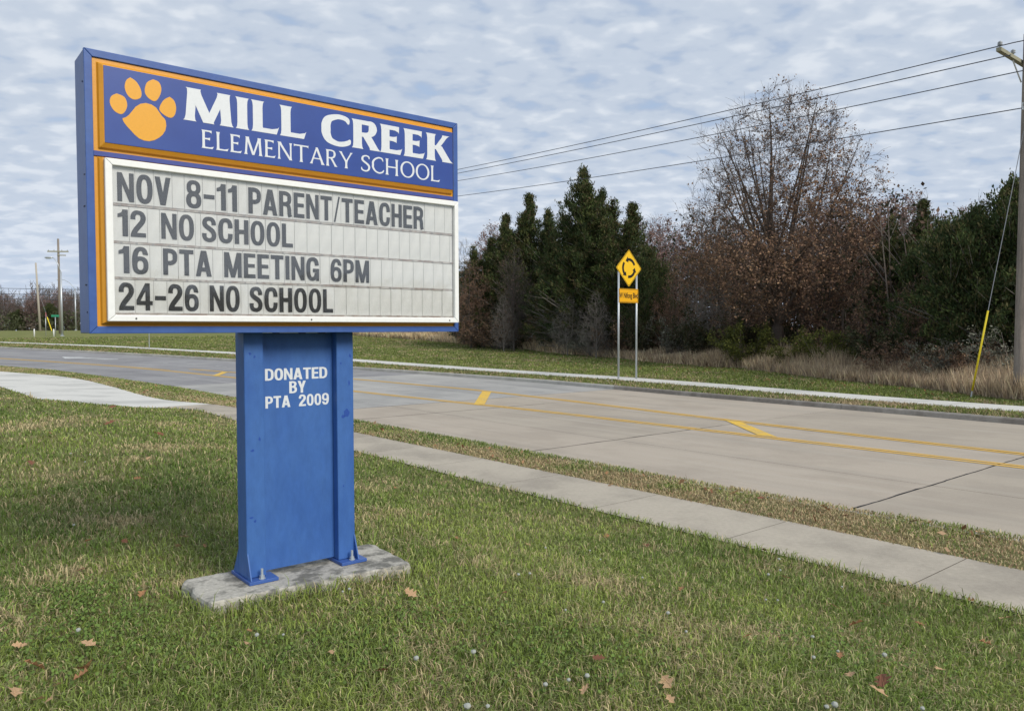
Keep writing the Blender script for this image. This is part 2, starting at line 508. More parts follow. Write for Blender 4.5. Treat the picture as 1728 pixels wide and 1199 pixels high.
class MB:
    """collects faces, then links them as one mesh object"""

    def __init__(s):
        s.v, s.f = [], []

    def add(s, vs, fs):
        b = len(s.v)
        s.v += [tuple(p) for p in vs]
        s.f += [tuple(i + b for i in f) for f in fs]
        return s

    def box(s, x0, x1, y0, y1, z0, z1):
        vs = [(x0, y0, z0), (x1, y0, z0), (x1, y1, z0), (x0, y1, z0), (x0, y0, z1), (x1, y0, z1), (x1, y1, z1), (x0, y1, z1)]
        return s.add(vs, [(0, 3, 2, 1), (4, 5, 6, 7), (0, 1, 5, 4), (1, 2, 6, 5), (2, 3, 7, 6), (3, 0, 4, 7)])

    def tube(s, pts, rad, n=8, caps=True):
        pts = [Vector(p) for p in pts]
        if not hasattr(rad, '__len__'):
            rad = [rad] * len(pts)
        b = len(s.v)
        for i, p in enumerate(pts):
            d = (pts[min(i + 1, len(pts) - 1)] - pts[max(i - 1, 0)]).normalized()
            a = d.orthogonal().normalized() if abs(d.z) > 0.99 else Vector((0, 0, 1)).cross(d).normalized()
            c = d.cross(a)
            for k in range(n):
                w = 2 * math.pi * k / n
                s.v.append(tuple(p + (a * math.cos(w) + c * math.sin(w)) * rad[i]))
        for i in range(len(pts) - 1):
            for k in range(n):
                k2 = (k + 1) % n
                s.f.append((b + i * n + k, b + i * n + k2, b + (i + 1) * n + k2, b + (i + 1) * n + k))
        if caps:
            s.f.append(tuple(b + k for k in range(n))[::-1])
            e = b + (len(pts) - 1) * n
            s.f.append(tuple(e + k for k in range(n)))
        return s

    def prism(s, pts, y0, y1, holes=()):
        """outline in the x-z plane, from depth y0 (back) to y1 (front = smaller y)"""
        loops = [list(pts)] + [list(h) for h in holes]
        tri = tessellate_polygon([[Vector((p[0], p[1], 0)) for p in l] for l in loops])
        flat = [p for l in loops for p in l]
        b = len(s.v)
        s.v += [(p[0], y1, p[1]) for p in flat] + [(p[0], y0, p[1]) for p in flat]
        n = len(flat)
        s.f += [tuple(b + i for i in t) for t in tri]
        o = 0
        for l in loops:
            m = len(l)
            for i in range(m):
                j = (i + 1) % m
                s.f.append((b + o + i, b + o + j, b + n + o + j, b + n + o + i))
            o += m
        return s

    def build(s, name, mat, parent=None, smooth=False, bevel=0.0, recalc=True):
        me = bpy.data.meshes.new(name)
        me.from_pydata(s.v, [], s.f)
        if recalc or bevel:
            bm = bmesh.new()
            bm.from_mesh(me)
            if recalc:
                bmesh.ops.recalc_face_normals(bm, faces=bm.faces)
            if bevel:
                ed = [e for e in bm.edges if len(e.link_faces) == 2 and e.calc_face_angle(0) > 0.5]
                bmesh.ops.bevel(bm, geom=ed, offset=bevel, segments=2, affect='EDGES', profile=0.5)
            bm.to_mesh(me)
            bm.free()
        if smooth:
            for p in me.polygons:
                p.use_smooth = True
        me.materials.append(mat)
        return link_mesh(name, me, parent)


def np_mesh(name, verts, faces_idx, per, mat, tint=None, parent=None, link=True):
    """verts (n,3); faces_idx flat array of face corners, 'per' corners each; tint (n,3) per vertex"""
    me = bpy.data.meshes.new(name)
    nv = len(verts)
    nf = len(faces_idx) // per
    me.vertices.add(nv)
    me.vertices.foreach_set('co', np.ascontiguousarray(verts, dtype=np.float32).ravel())
    me.loops.add(nf * per)
    me.loops.foreach_set('vertex_index', np.ascontiguousarray(faces_idx, dtype=np.int32).ravel())
    me.polygons.add(nf)
    me.polygons.foreach_set('loop_start', np.arange(nf, dtype=np.int32) * per)
    me.update(calc_edges=True)
    if tint is not None:
        a = me.attributes.new('tint', 'FLOAT_COLOR', 'POINT')
        c = np.ones((nv, 4), np.float32)
        c[:, :3] = np.clip(tint, 0.004, 0.9)
        a.data.foreach_set('color', c.ravel())
    me.materials.append(mat)
    return link_mesh(name, me, parent) if link else me


def grid_strip(name, lo, hi, ts, nu, zf, mat, kind=None, parent=None, uvf=None):
    """sheet between two (u) limits along stations ts"""
    ts = np.asarray(ts, float)
    a = lo(ts)
    b = hi(ts)
    k = np.linspace(0, 1, nu)
    U = a[:, None] * (1 - k) + b[:, None] * k
    T = np.repeat(ts[:, None], nu, 1)
    X = 0.776 * U - 0.631 * T
    Y = 0.631 * U + 0.776 * T
    Z = zf(X, Y)
    V = np.stack([X, Y, Z], -1).reshape(-1, 3)
    n, m = U.shape
    i = np.arange(n - 1)[:, None] * m + np.arange(m - 1)[None]
    F = np.stack([i, i + 1, i + m + 1, i + m], -1).reshape(-1)
    o = np_mesh(name, V, F, 4, mat, parent=parent)
    if uvf is not None:
        uvl = o.data.uv_layers.new(name='lane')
        uu, vv = uvf(U.reshape(-1), T.reshape(-1))
        uvl.data.foreach_set('uv', np.stack([uu[F], vv[F]], -1).astype(np.float32).ravel())
    if kind:
        o['kind'] = kind
    return o


def Lf(name, off=0.0):
    return lambda t: line(name, t) + off


flat = lambda h: (lambda x, y: h + rise(x, y))

# ------------------------------------------------------------------ ground
tt = np.concatenate([np.arange(-150, -12, 3.0), np.arange(-12, 40, 0.35), np.arange(40, 130.1, 1.5)])
k_sq = lambda a, b: (lambda t: np.full_like(t, a) if True else None)
grid_strip('lawn', lambda t: line('sw_near', t) - 14, Lf('sw_near', 0.01), tt, 44, ground_z, M['turf'], 'structure')
grid_strip('ground', lambda t: np.full_like(t, -260.0), lambda t: line('sw_near', t) - 14, tt, 20, ground_z, M['turf'], 'structure')
grid_strip('verge', Lf('sw_far', -0.01), Lf('near', -0.11), tt, 6, lambda x, y: ground_z(x, y) + 0.012 * vnoise(x, y, 0.5, 9), M['turf'], 'structure')
grid_strip('verge', Lf('gut', 0.15), Lf('fsw_near', 0.01), tt, 5, ground_z, M['turf'], 'structure')
grid_strip('field', Lf('fsw_far', -0.01), Lf('tall', 3.0), tt, 30, ground_z, M['field'], 'structure')
grid_strip('woodland_floor', Lf('tall', 3.0), lambda t: np.full_like(t, 330.0), tt, 30, lambda x, y: ground_z(x, y) - 0.0, M['litter'], 'structure')
far_t = np.array([130, 140, 155, 180, 230, 330, 600.0, 1400.0])
# the far end: land beyond the last station, out to the horizon
grid_strip('terrain', lambda t: np.full_like(t, -900.0), lambda t: np.full_like(t, 900.0), far_t - 0.5, 60,
           lambda x, y: ground_z(x, y) - 0.04, M['field'], 'structure')
grid_strip('terrain', lambda t: np.full_like(t, -900.0), lambda t: np.full_like(t, 900.0), np.array([-900, -400, -149.0]), 40,
           lambda x, y: -0.55 + 0 * x, M['field'], 'structure')
grid_strip('terrain', lambda t: np.full_like(t, 329.0), lambda t: np.full_like(t, 900.0), np.arange(-160, 140, 10.0), 12,
           lambda x, y: ground_z(x, y) - 0.05, M['litter'], 'structure')
grid_strip('terrain', lambda t: np.full_like(t, -900.0), lambda t: np.full_like(t, -259.0), np.arange(-160, 140, 10.0), 12,
           lambda x, y: ground_z(x, y) - 0.05, M['field'], 'structure')

# ------------------------------------------------------------------ road of concrete slabs
road = empty('road', (0, 0, 0))
tag(road, kind='structure')
tr_all = np.concatenate([np.arange(-150, -10, 4.0), np.arange(-10, 130.1, 1.0)])
grid_strip('joint_sealer', Lf('near', -0.2), Lf('gut', 0.1), tr_all, 5, flat(ROAD - 0.012), M['sealer'], None, road)
joints = [-147, -120, -95, -70, -50, -38, -26, -20, -13.6, -7.4, -1.3, 4.85, 11.1, 17.9, 20.35] + [20.35 + 6 * k for k in range(1, 19)]
fr = [0.0, 0.245, 0.60, 1.0]
rnd = random.Random(4)
for j in range(len(joints) - 1):
    t0, t1 = joints[j], joints[j + 1]
    for q in range(3):
        mats = M['road'] if t1 < 20.5 else (M['roadnew'] if t1 < 33 else M['roadfar'])
        fa, fb = fr[q], fr[q + 1]
        ga = 0.0 if q == 0 else 0.006
        gb = 0.0 if q == 2 else 0.006
        gap_t = 0.011 if q < 2 else 0.005
        ts = np.linspace(t0 + gap_t, t1 - gap_t, max(2, int((t1 - t0) / 1.5) + 1))
        lo = (lambda t, fa=fa, ga=ga: line('near', t) * (1 - fa) + line('gut', t) * fa + ga)
        hi = (lambda t, fb=fb, gb=gb: line('near', t) * (1 - fb) + line('gut', t) * fb - gb)
        o = grid_strip('concrete_slab', lo, hi, ts, 3, flat(ROAD), mats[rnd.randrange(2)], None, road,
                       uvf=lambda u, t: (u - line('near', t), t))


def paint_strip(name, lo, hi, t0, t1, mat, h=0.006, step=1.0):
    return grid_strip(name, lo, hi, np.linspace(t0, t1, max(2, int((t1 - t0) / step) + 1)), 2, flat(ROAD + h), mat, None, road)


for nm in ('y1', 'y2'):
    for off in (-0.10, 0.10):
        paint_strip('lane_line', Lf(nm, off - 0.065), Lf(nm, off + 0.065), -60, 42 if nm == 'y2' else 125, M['yellow'])
paint_strip('lane_line', Lf('y1', 0.36), Lf('y1', 0.46), 42, 125, M['yellow'])


def sealant(t0, u0, u1, w):
    rr = random.Random(int(t0 * 7))
    V, F = [], []
    n = 46
    for k in range(n + 1):
        u = u0 + (u1 - u0) * k / n
        tc_ = t0 + 0.012 * math.sin(k * 0.55) + rr.uniform(-0.010, 0.010)
        ww = w * rr.uniform(0.5, 1.2)
        for q in (-1, 1):
            x, y = xy(u, tc_ + q * ww / 2)
            V.append((x, y, ROAD + 0.004 + float(rise(x, y))))
    for k in range(n):
        F.append((2 * k, 2 * k + 1, 2 * k + 3, 2 * k + 2))
    MB().add(V, F).build('joint_sealant', M['sealer'], road)


sealant(4.85, 9.15, 16.0, 0.028)
sealant(11.1, 9.0, 15.6, 0.020)
sealant(17.9, 8.8, 15.9, 0.022)
sealant(20.35, 10.4, 20.6, 0.022)


def quad_mark(name, pts, mat, h=0.010):
    vs = []
    for (t, u) in pts:
        x, y = xy(u, t)
        vs.append((x, y, ROAD + h + float(rise(x, y))))
    return MB().add(vs, [tuple(range(len(vs)))]).build(name, mat, road)


quad_mark('hatch_bar', [(19.10, 14.00), (18.82, 14.20), (22.42, 17.24), (22.72, 17.04)], M['yellowhatch'])
quad_mark('hatch_bar', [(9.56, 14.72), (9.10, 14.74), (11.24, 16.52), (11.76, 16.55)], M['yellowhatch'])
quad_mark('hatch_bar', [(36.95, 11.78), (36.60, 11.92), (38.75, 13.12), (39.15, 12.98)], M['yellowhatch'])
for t0, off in ((42.7, 14.3), (45.3, 13.5), (47.9, 12.65), (30.3, 17.35)):
    quad_mark('lane_dash', [(t0, off), (t0 + 0.9, off - 0.25), (t0 + 0.9, off - 0.12), (t0, off + 0.13)], M['roadwhite'])
quad_mark('turn_arrow', [(53.6, 11.2), (54.2, 10.6), (56.3, 9.5), (56.2, 8.7), (58.9, 8.9), (57.2, 10.1), (56.9, 9.8), (54.0, 11.35)], M['roadwhite'])

# kerbs
for kj in range(len(joints) - 1):
    pass


def kerb(name_u, inward, tsecs, face_h, root, pick):
    """poured kerb in sections: face towards the road, flat top"""
    for a, b in tsecs:
        ts = np.linspace(a + 0.006, b - 0.006, max(2, int((b - a) / 1.2) + 1))
        u0 = line(name_u, ts)
        prof = [(0.0, ROAD - 0.02), (inward * 0.02, BASE - 0.03), (inward * 0.045, BASE + 0.004), (inward * 0.16, BASE + 0.008), (inward * 0.16, BASE - 0.2)]
        V, F = [], []
        for i, t in enumerate(ts):
            for (du, z) in prof:
                x, y = xy(u0[i] + du, t)
                V.append((x, y, z + float(rise(x, y))))
        m = len(prof)
        for i in range(len(ts) - 1):
            for k in range(m - 1):
                F.append((i * m + k, i * m + k + 1, (i + 1) * m + k + 1, (i + 1) * m + k))
        F.append(tuple(range(m)))
        F.append(tuple((len(ts) - 1) * m + k for k in range(m))[::-1])
        MB().add(V, F).build('kerb_section', pick(a), root)


secs = [(joints[i], joints[i + 1]) for i in range(len(joints) - 1)]
kf = empty('kerb')
tag(kf, kind='structure')
kerb('gut', 1, secs, 0.14, kf, lambda a: M['kerbold'] if a < 19 else M['kerbnew'])
kn = empty('kerb')
tag(kn, kind='structure')
kerb('near', -1, secs, 0.14, kn, lambda a: M['kerbnew'])


# pavements of separate slabs
def pavement(lo, hi, cuts, mats, root, gapw=0.004, n=4, nu=4):
    for i in range(len(cuts) - 1):
        a, b = cuts[i], cuts[i + 1]
        ts = np.linspace(a + gapw, b - gapw, max(n, int((b - a) / 0.5)))
        o = grid_strip('concrete_slab', Lf(lo), Lf(hi), ts, nu, flat(BASE + 0.012), mats(a), None, root)


sw = empty('sidewalk')
tag(sw, kind='structure')
grid_strip('joint_bed', Lf('sw_near', 0.004), Lf('sw_far', -0.004), tt, 3, flat(BASE + 0.002), M['jointdirt'], None, sw)
cuts = [-140, -100, -60, -40, -20] + list(np.arange(-17.6, 20.0, 1.86)) + [21.4, 23.0] + list(np.arange(26.5, 60, 3.5)) + [70, 85, 100, 129]
pavement('sw_near', 'sw_far', cuts, lambda a: M['walk'] if a < 22.5 else M['walknew'], sw)
fs = empty('sidewalk')
tag(fs, kind='structure')
grid_strip('joint_bed', Lf('fsw_near', 0.004), Lf('fsw_far', -0.004), tt, 3, flat(BASE + 0.002), M['jointdirt'], None, fs)
pavement('fsw_near', 'fsw_far', [-140, -100, -60, -30, -12] + list(np.arange(-6, 84, 3.0)) + [90, 100, 115, 129], lambda a: M['walknew'], fs, nu=3)

# ------------------------------------------------------------------ lettering
def cat_rom(pts, n=6):
    out = []
    P_ = [pts[0]] + list(pts) + [pts[-1]]
    for i in range(1, len(P_) - 2):
        p0, p1, p2, p3 = P_[i - 1], P_[i], P_[i + 1], P_[i + 2]
        for k in range(n):
            s = k / n
            out.append(tuple(0.5 * (2 * p1[a] + (p2[a] - p0[a]) * s + (2 * p0[a] - 5 * p1[a] + 4 * p2[a] - p3[a]) * s * s
                                    + (3 * p1[a] - p0[a] - 3 * p2[a] + p3[a]) * s ** 3) for a in (0, 1)))
    out.append(tuple(pts[-1]))
    return out


def stroke(pts, w, w_end=None):
    """outline of a curved stroke; w may be a list (one per control point)"""
    c = cat_rom(pts)
    if hasattr(w, '__len__'):
        ws = np.interp(np.linspace(0, 1, len(c)), np.linspace(0, 1, len(w)), w)
    else:
        ws = [w] * len(c)
    L_, R_ = [], []
    for i, p in enumerate(c):
        a, b = c[max(i - 1, 0)], c[min(i + 1, len(c) - 1)]
        dx, dy = b[0] - a[0], b[1] - a[1]
        l = math.hypot(dx, dy) or 1
        nx, ny = -dy / l * ws[i] / 2, dx / l * ws[i] / 2
        L_.append((p[0] + nx, p[1] + ny))
        R_.append((p[0] - nx, p[1] - ny))
    return ('p', L_ + R_[::-1])


def rect(x0, y0, x1, y1):
    return ('p', [(x0, y0), (x1, y0), (x1, y1), (x0, y1)])


def poly(*pts):
    return ('p', list(pts))


def sup(cx_, cy_, rx, ry, e=2.3, n=30):
    o = []
    for k in range(n):
        a = 2 * math.pi * k / n
        c, s = math.cos(a), math.sin(a)
        o.append((cx_ + rx * math.copysign(abs(c) ** (2 / e), c), cy_ + ry * math.copysign(abs(s) ** (2 / e), s)))
    return o


def ring(cx_, cy_, rx, ry, hx, hy, e=2.4, hox=0):
    return ('h', sup(cx_, cy_, rx, ry, e), sup(cx_ + hox, cy_, hx, hy, e))


T_ = 0.185
SANS = {
    'I': (0.19, [rect(0, 0, T_, 1)]),
    'L': (0.50, [rect(0, 0, T_, 1), rect(0.1, 0, 0.49, 0.165)]),
    'T': (0.56, [rect(0.19, 0, 0.375, 0.95), rect(0, 0.835, 0.56, 1)]),
    'H': (0.58, [rect(0, 0, T_, 1), rect(0.395, 0, 0.58, 1), rect(0.1, 0.42, 0.5, 0.59)]),
    'E': (0.50, [rect(0, 0, T_, 1), rect(0.1, 0, 0.50, 0.16), rect(0.1, 0.84, 0.50, 1), rect(0.1, 0.43, 0.47, 0.58)]),
    'N': (0.60, [rect(0, 0, 0.17, 1), rect(0.43, 0, 0.60, 1), poly((0.0, 1), (0.17, 1), (0.60, 0), (0.43, 0))]),
    'M': (0.72, [rect(0, 0, 0.165, 1), rect(0.555, 0, 0.72, 1), poly((0, 1), (0.2, 1), (0.44, 0), (0.28, 0)), poly((0.72, 1), (0.52, 1), (0.28, 0), (0.44, 0))]),
    'A': (0.64, [poly((0, 0), (0.19, 0), (0.40, 1), (0.21, 1)), poly((0.64, 0), (0.45, 0), (0.24, 1), (0.43, 1)), rect(0.13, 0.19, 0.51, 0.345)]),
    'V': (0.60, [poly((0, 1), (0.19, 1), (0.39, 0), (0.20, 0)), poly((0.60, 1), (0.41, 1), (0.21, 0), (0.40, 0))]),
    'Y': (0.60, [poly((0, 1), (0.20, 1), (0.39, 0.36), (0.21, 0.36)), poly((0.60, 1), (0.40, 1), (0.21, 0.36), (0.39, 0.36)), rect(0.21, 0, 0.39, 0.45)]),
    'O': (0.60, [ring(0.30, 0.5, 0.30, 0.515, 0.115, 0.355)]),
    '0': (0.54, [ring(0.27, 0.5, 0.27, 0.51, 0.095, 0.355)]),
    'D': (0.58, [rect(0, 0, T_, 1), stroke([(0.1, 0.92), (0.28, 0.918), (0.43, 0.84), (0.49, 0.66), (0.495, 0.5), (0.49, 0.34), (0.43, 0.16), (0.28, 0.082), (0.1, 0.08)], [0.16, 0.16, 0.17, 0.18, 0.185, 0.18, 0.17, 0.16, 0.16])]),
    'P': (0.54, [rect(0, 0, T_, 1), stroke([(0.1, 0.92), (0.30, 0.918), (0.43, 0.84), (0.455, 0.69), (0.43, 0.54), (0.30, 0.462), (0.1, 0.46)], [0.16, 0.16, 0.17, 0.18, 0.17, 0.16, 0.16])]),
    'R': (0.58, [rect(0, 0, T_, 1), stroke([(0.1, 0.92), (0.30, 0.918), (0.44, 0.85), (0.465, 0.715), (0.44, 0.58), (0.30, 0.502), (0.1, 0.50)], [0.16, 0.16, 0.17, 0.18, 0.17, 0.16, 0.16]),
                 stroke([(0.25, 0.5), (0.41, 0.44), (0.455, 0.3), (0.465, 0.12), (0.50, 0.0)], [0.14, 0.17, 0.18, 0.18, 0.18])]),
    'B': (0.56, [rect(0, 0, T_, 1), stroke([(0.1, 0.925), (0.29, 0.922), (0.42, 0.86), (0.44, 0.74), (0.40, 0.61), (0.28, 0.545), (0.1, 0.54)], [0.15, 0.15, 0.17, 0.18, 0.16, 0.13, 0.13]),
                 stroke([(0.1, 0.52), (0.30, 0.51), (0.44, 0.43), (0.47, 0.30), (0.44, 0.15), (0.30, 0.078), (0.1, 0.075)], [0.13, 0.14, 0.17, 0.185, 0.17, 0.15, 0.15])]),
    'C': (0.58, [stroke([(0.49, 0.62), (0.48, 0.77), (0.42, 0.89), (0.30, 0.925), (0.16, 0.87), (0.10, 0.70), (0.093, 0.5), (0.10, 0.30), (0.16, 0.13), (0.30, 0.075), (0.42, 0.11), (0.48, 0.23), (0.49, 0.385)],
                        [0.185, 0.18, 0.17, 0.16, 0.17, 0.185, 0.19, 0.185, 0.17, 0.16, 0.17, 0.18, 0.185])]),
    'G': (0.60, [stroke([(0.50, 0.66), (0.48, 0.80), (0.41, 0.90), (0.30, 0.925), (0.16, 0.87), (0.10, 0.70), (0.093, 0.5), (0.10, 0.30), (0.16, 0.13), (0.28, 0.075), (0.38, 0.11), (0.45, 0.22), (0.47, 0.34)],
                        [0.18, 0.18, 0.17, 0.16, 0.17, 0.185, 0.19, 0.185, 0.17, 0.16, 0.16, 0.16, 0.15]), rect(0.31, 0.37, 0.60, 0.52), rect(0.46, 0.0, 0.60, 0.5)]),
    'S': (0.56, [stroke([(0.465, 0.68), (0.45, 0.81), (0.38, 0.905), (0.27, 0.925), (0.15, 0.885), (0.10, 0.765), (0.14, 0.645), (0.27, 0.545), (0.40, 0.45), (0.465, 0.32), (0.45, 0.17), (0.36, 0.09), (0.26, 0.073), (0.14, 0.115), (0.09, 0.21), (0.085, 0.34)],
                        [0.18, 0.17, 0.165, 0.155, 0.17, 0.18, 0.185, 0.19, 0.19, 0.185, 0.18, 0.165, 0.155, 0.165, 0.17, 0.18])]),
    '/': (0.32, [poly((0, -0.03), (0.085, -0.03), (0.32, 1.03), (0.235, 1.03))]),
    '-': (0.42, [rect(0, 0.385, 0.42, 0.545)]),
    '1': (0.36, [rect(0.165, 0, 0.36, 1), poly((0, 0.70), (0.2, 0.74), (0.2, 0.87), (0, 0.83)), poly((0.0, 0.83), (0.17, 0.83), (0.24, 1), (0.19, 1), (0.12, 0.88))]),
    '2': (0.55, [stroke([(0.09, 0.66), (0.10, 0.80), (0.17, 0.905), (0.28, 0.925), (0.40, 0.88), (0.455, 0.75), (0.43, 0.60), (0.31, 0.43), (0.18, 0.26), (0.105, 0.10), (0.10, 0.0)],
                        [0.18, 0.175, 0.165, 0.155, 0.17, 0.19, 0.19, 0.19, 0.19, 0.19, 0.19]), rect(0.02, 0, 0.55, 0.16)]),
    '4': (0.60, [rect(0.33, 0, 0.50, 1), rect(0.0, 0.20, 0.60, 0.35), poly((0.0, 0.22), (0.0, 0.38), (0.33, 1.0), (0.48, 1.0), (0.34, 0.72), (0.15, 0.36), (0.15, 0.22))]),
    '6': (0.56, [ring(0.285, 0.315, 0.275, 0.33, 0.105, 0.175), stroke([(0.09, 0.30), (0.095, 0.52), (0.12, 0.74), (0.19, 0.88), (0.30, 0.925), (0.41, 0.88), (0.455, 0.75), (0.455, 0.71)], [0.17, 0.185, 0.18, 0.17, 0.155, 0.165, 0.18, 0.18])]),
    '8': (0.58, [ring(0.29, 0.745, 0.26, 0.27, 0.095, 0.125), ring(0.29, 0.28, 0.285, 0.295, 0.105, 0.145)]),
}
_six = SANS['6'][1]


def flip(pc, w):
    if pc[0] == 'p':
        return ('p', [(w - x, 1 - y) for x, y in pc[1]])
    return ('h', [(w - x, 1 - y) for x, y in pc[1]], [(w - x, 1 - y) for x, y in pc[2]])


SANS['9'] = (0.56, [flip(p_, 0.56) for p_ in _six])


def fstem(x, w, f, y0=0.0, y1=1.0):
    l = [(x - f, y0), (x - 0.55 * f, y0 + 0.025), (x - 0.2 * f, y0 + 0.08), (x, y0 + 0.2), (x, y1 - 0.2), (x - 0.2 * f, y1 - 0.08), (x - 0.55 * f, y1 - 0.025), (x - f, y1)]
    r = [(2 * x + w - px, py) for px, py in l][::-1]
    return ('p', l + r)


def fdiag(p, q, w, f0, f1):
    """diagonal stem with level, flared ends; w measured level"""
    def at(s, k):
        return (p[0] + (q[0] - p[0]) * s + k, p[1] + (q[1] - p[1]) * s)
    l = [at(0, -w / 2 - f0), at(0.04, -w / 2 - 0.4 * f0), at(0.16, -w / 2), at(0.84, -w / 2), at(0.96, -w / 2 - 0.4 * f1), at(1, -w / 2 - f1)]
    r = [at(1, w / 2 + f1), at(0.96, w / 2 + 0.4 * f1), at(0.84, w / 2), at(0.16, w / 2), at(0.04, w / 2 + 0.4 * f0), at(0, w / 2 + f0)]
    return ('p', l + r)


def farm(x0, x1, yc, h, up_, dn_, sl=0.03):
    """arm with a flared, slightly slanted end"""
    return ('p', [(x0, yc - h / 2), (x1 - 0.12, yc - h / 2), (x1 - 0.03, yc - h / 2 - dn_ * 0.5), (x1 - 0.01 + sl * 0, yc - h / 2 - dn_), (x1 + sl, yc + h / 2 + up_), (x1 - 0.03 + sl, yc + h / 2 + up_ * 0.5), (x1 - 0.12, yc + h / 2), (x0, yc + h / 2)])


def serif(w, th, f):
    """flared roman capitals; w stem, th thin stroke, f flare"""
    G = {}
    G['I'] = (w + 2 * f, [fstem(f, w, f)])
    G['L'] = (w + 0.42, [fstem(f, w, f), farm(f + w * 0.5, 0.40 + w, th / 2, th, 0.10, 0, 0.05)])
    G['E'] = (w + 0.42, [fstem(f, w, f), farm(f + w * 0.5, 0.37 + w, th / 2, th, 0.09, 0, 0.05), farm(f + w * 0.5, 0.33 + w, 1 - th / 2, th, 0, 0.09, 0.0), farm(f + w * 0.5, 0.26 + w, 0.53, th, 0.05, 0.05, 0.0)])
    G['T'] = (0.70, [fstem(0.35 - w / 2, w, f, 0, 1), ('p', [(0.0, 0.87 - 0.02), (0.03, 1 - th * 1.1), (0.10, 1 - th), (0.60, 1 - th), (0.67, 1 - th * 1.1), (0.70, 0.85), (0.715, 1.02), (0.66, 1.0), (0.04, 1.0), (-0.015, 1.02)])])
    G['H'] = (0.46 + 2 * w + 2 * f, [fstem(f, w, f), fstem(f + w + 0.42, w, f), rect(f + w * 0.5, 0.5 - th / 2, f + w * 1.5 + 0.42, 0.5 + th / 2)])
    W_ = 0.50 + 2 * w
    G['N'] = (W_, [fdiag((w * 0.36 + f, 0), (w * 0.36 + f, 1), w * 0.72, f, f), fdiag((W_ - f - w * 0.36, 0), (W_ - f - w * 0.36, 1), w * 0.72, f, f), fdiag((W_ - f - w * 0.4, 0), (f + w * 0.4, 1), w * 1.15, 0, f)])
    W_ = 0.62 + 2.2 * w
    G['M'] = (W_, [fdiag((w * 0.45 + f, 0), (w * 0.5 + f + 0.05, 1), w * 0.85, f, f * 0.6), fdiag((W_ - f - w * 0.5, 0), (W_ - f - w * 0.5 - 0.05, 1), w * 1.0, f, f * 0.6),
                   fdiag((W_ / 2, 0.0), (f + w * 0.6 + 0.05, 1), w * 1.05, 0, f), fdiag((W_ / 2, 0.0), (W_ - f - w * 0.6 - 0.05, 1), w * 0.8, 0, f)])
    W_ = 0.58 + w * 1.3
    G['A'] = (W_, [fdiag((0.02 + w * 0.35, 0), (W_ / 2 - 0.01, 1), w * 0.75, f, 0), fdiag((W_ - w * 0.6, 0), (W_ / 2 - 0.02, 1), w * 1.1, f, 0), rect(W_ * 0.26, 0.30, W_ * 0.72, 0.30 + th * 0.85)])
    G['Y'] = (W_ - 0.04, [fdiag((W_ / 2, 0.40), (w * 0.5, 1), w * 1.05, 0, f), fdiag((W_ / 2 - 0.0, 0.40), (W_ - w * 0.7, 1), w * 0.75, 0, f), fstem(W_ / 2 - w / 2, w, f, 0, 0.48)])
    G['R'] = (w + 0.52, [fstem(f, w, f), stroke([(f + w * 0.5, 1 - th / 2), (0.20 + w, 1 - th / 2), (0.32 + w, 0.90), (0.355 + w, 0.745), (0.31 + w, 0.585), (0.18 + w, 0.51), (f + w * 0.5, 0.50)], [th, th, w * 0.85, w, w * 0.85, th, th]),
                         fdiag((w + 0.42, 0.0), (0.16 + w, 0.52), w * 1.05, f * 0.8, 0)])
    G['K'] = (w + 0.56, [fstem(f, w, f), fdiag((w + 0.08, 0.44), (0.40 + w, 1), w * 0.66, 0, f), fdiag((w + 0.46, 0.0), (0.14 + w, 0.58), w * 1.15, f, 0)])
    e = 2.05
    rx = 0.33 + w * 0.6
    G['O'] = (2 * rx, [('h', sup(rx, 0.5, rx, 0.515, e), sup(rx, 0.5, rx - w * 1.02, 0.515 - th, e))])
    W_ = 0.50 + w
    G['C'] = (W_ + 0.03, [stroke([(W_ - 0.02, 0.76), (W_ - 0.06, 0.90), (W_ * 0.78, 0.955), (W_ * 0.55, 0.955), (W_ * 0.26, 0.84), (w * 0.52, 0.66), (w * 0.5, 0.5), (w * 0.52, 0.33), (W_ * 0.28, 0.13), (W_ * 0.57, 0.035), (W_ * 0.80, 0.06), (W_ - 0.03, 0.13), (W_ + 0.02, 0.24)],
                                 [0.03, th * 1.0, th * 1.05, th * 1.1, w * 0.9, w, w * 1.02, w, w * 0.9, th * 1.1, th * 1.1, th, 0.03])])
    G['S'] = (0.50, [stroke([(0.43, 0.78), (0.41, 0.90), (0.33, 0.955), (0.24, 0.96), (0.12, 0.90), (0.075, 0.78), (0.10, 0.66), (0.22, 0.56), (0.34, 0.46), (0.42, 0.34), (0.41, 0.17), (0.33, 0.07), (0.22, 0.038), (0.11, 0.07), (0.05, 0.13), (0.03, 0.25)],
                            [0.03, th, th, th, w * 0.85, w, w, w * 1.05, w * 1.05, w, w * 0.9, w * 0.8, th, th, th, 0.03])])
    return G


BOLD = serif(0.235, 0.15, 0.045)
LIGHT = serif(0.105, 0.080, 0.040)

_glyph_cache = {}


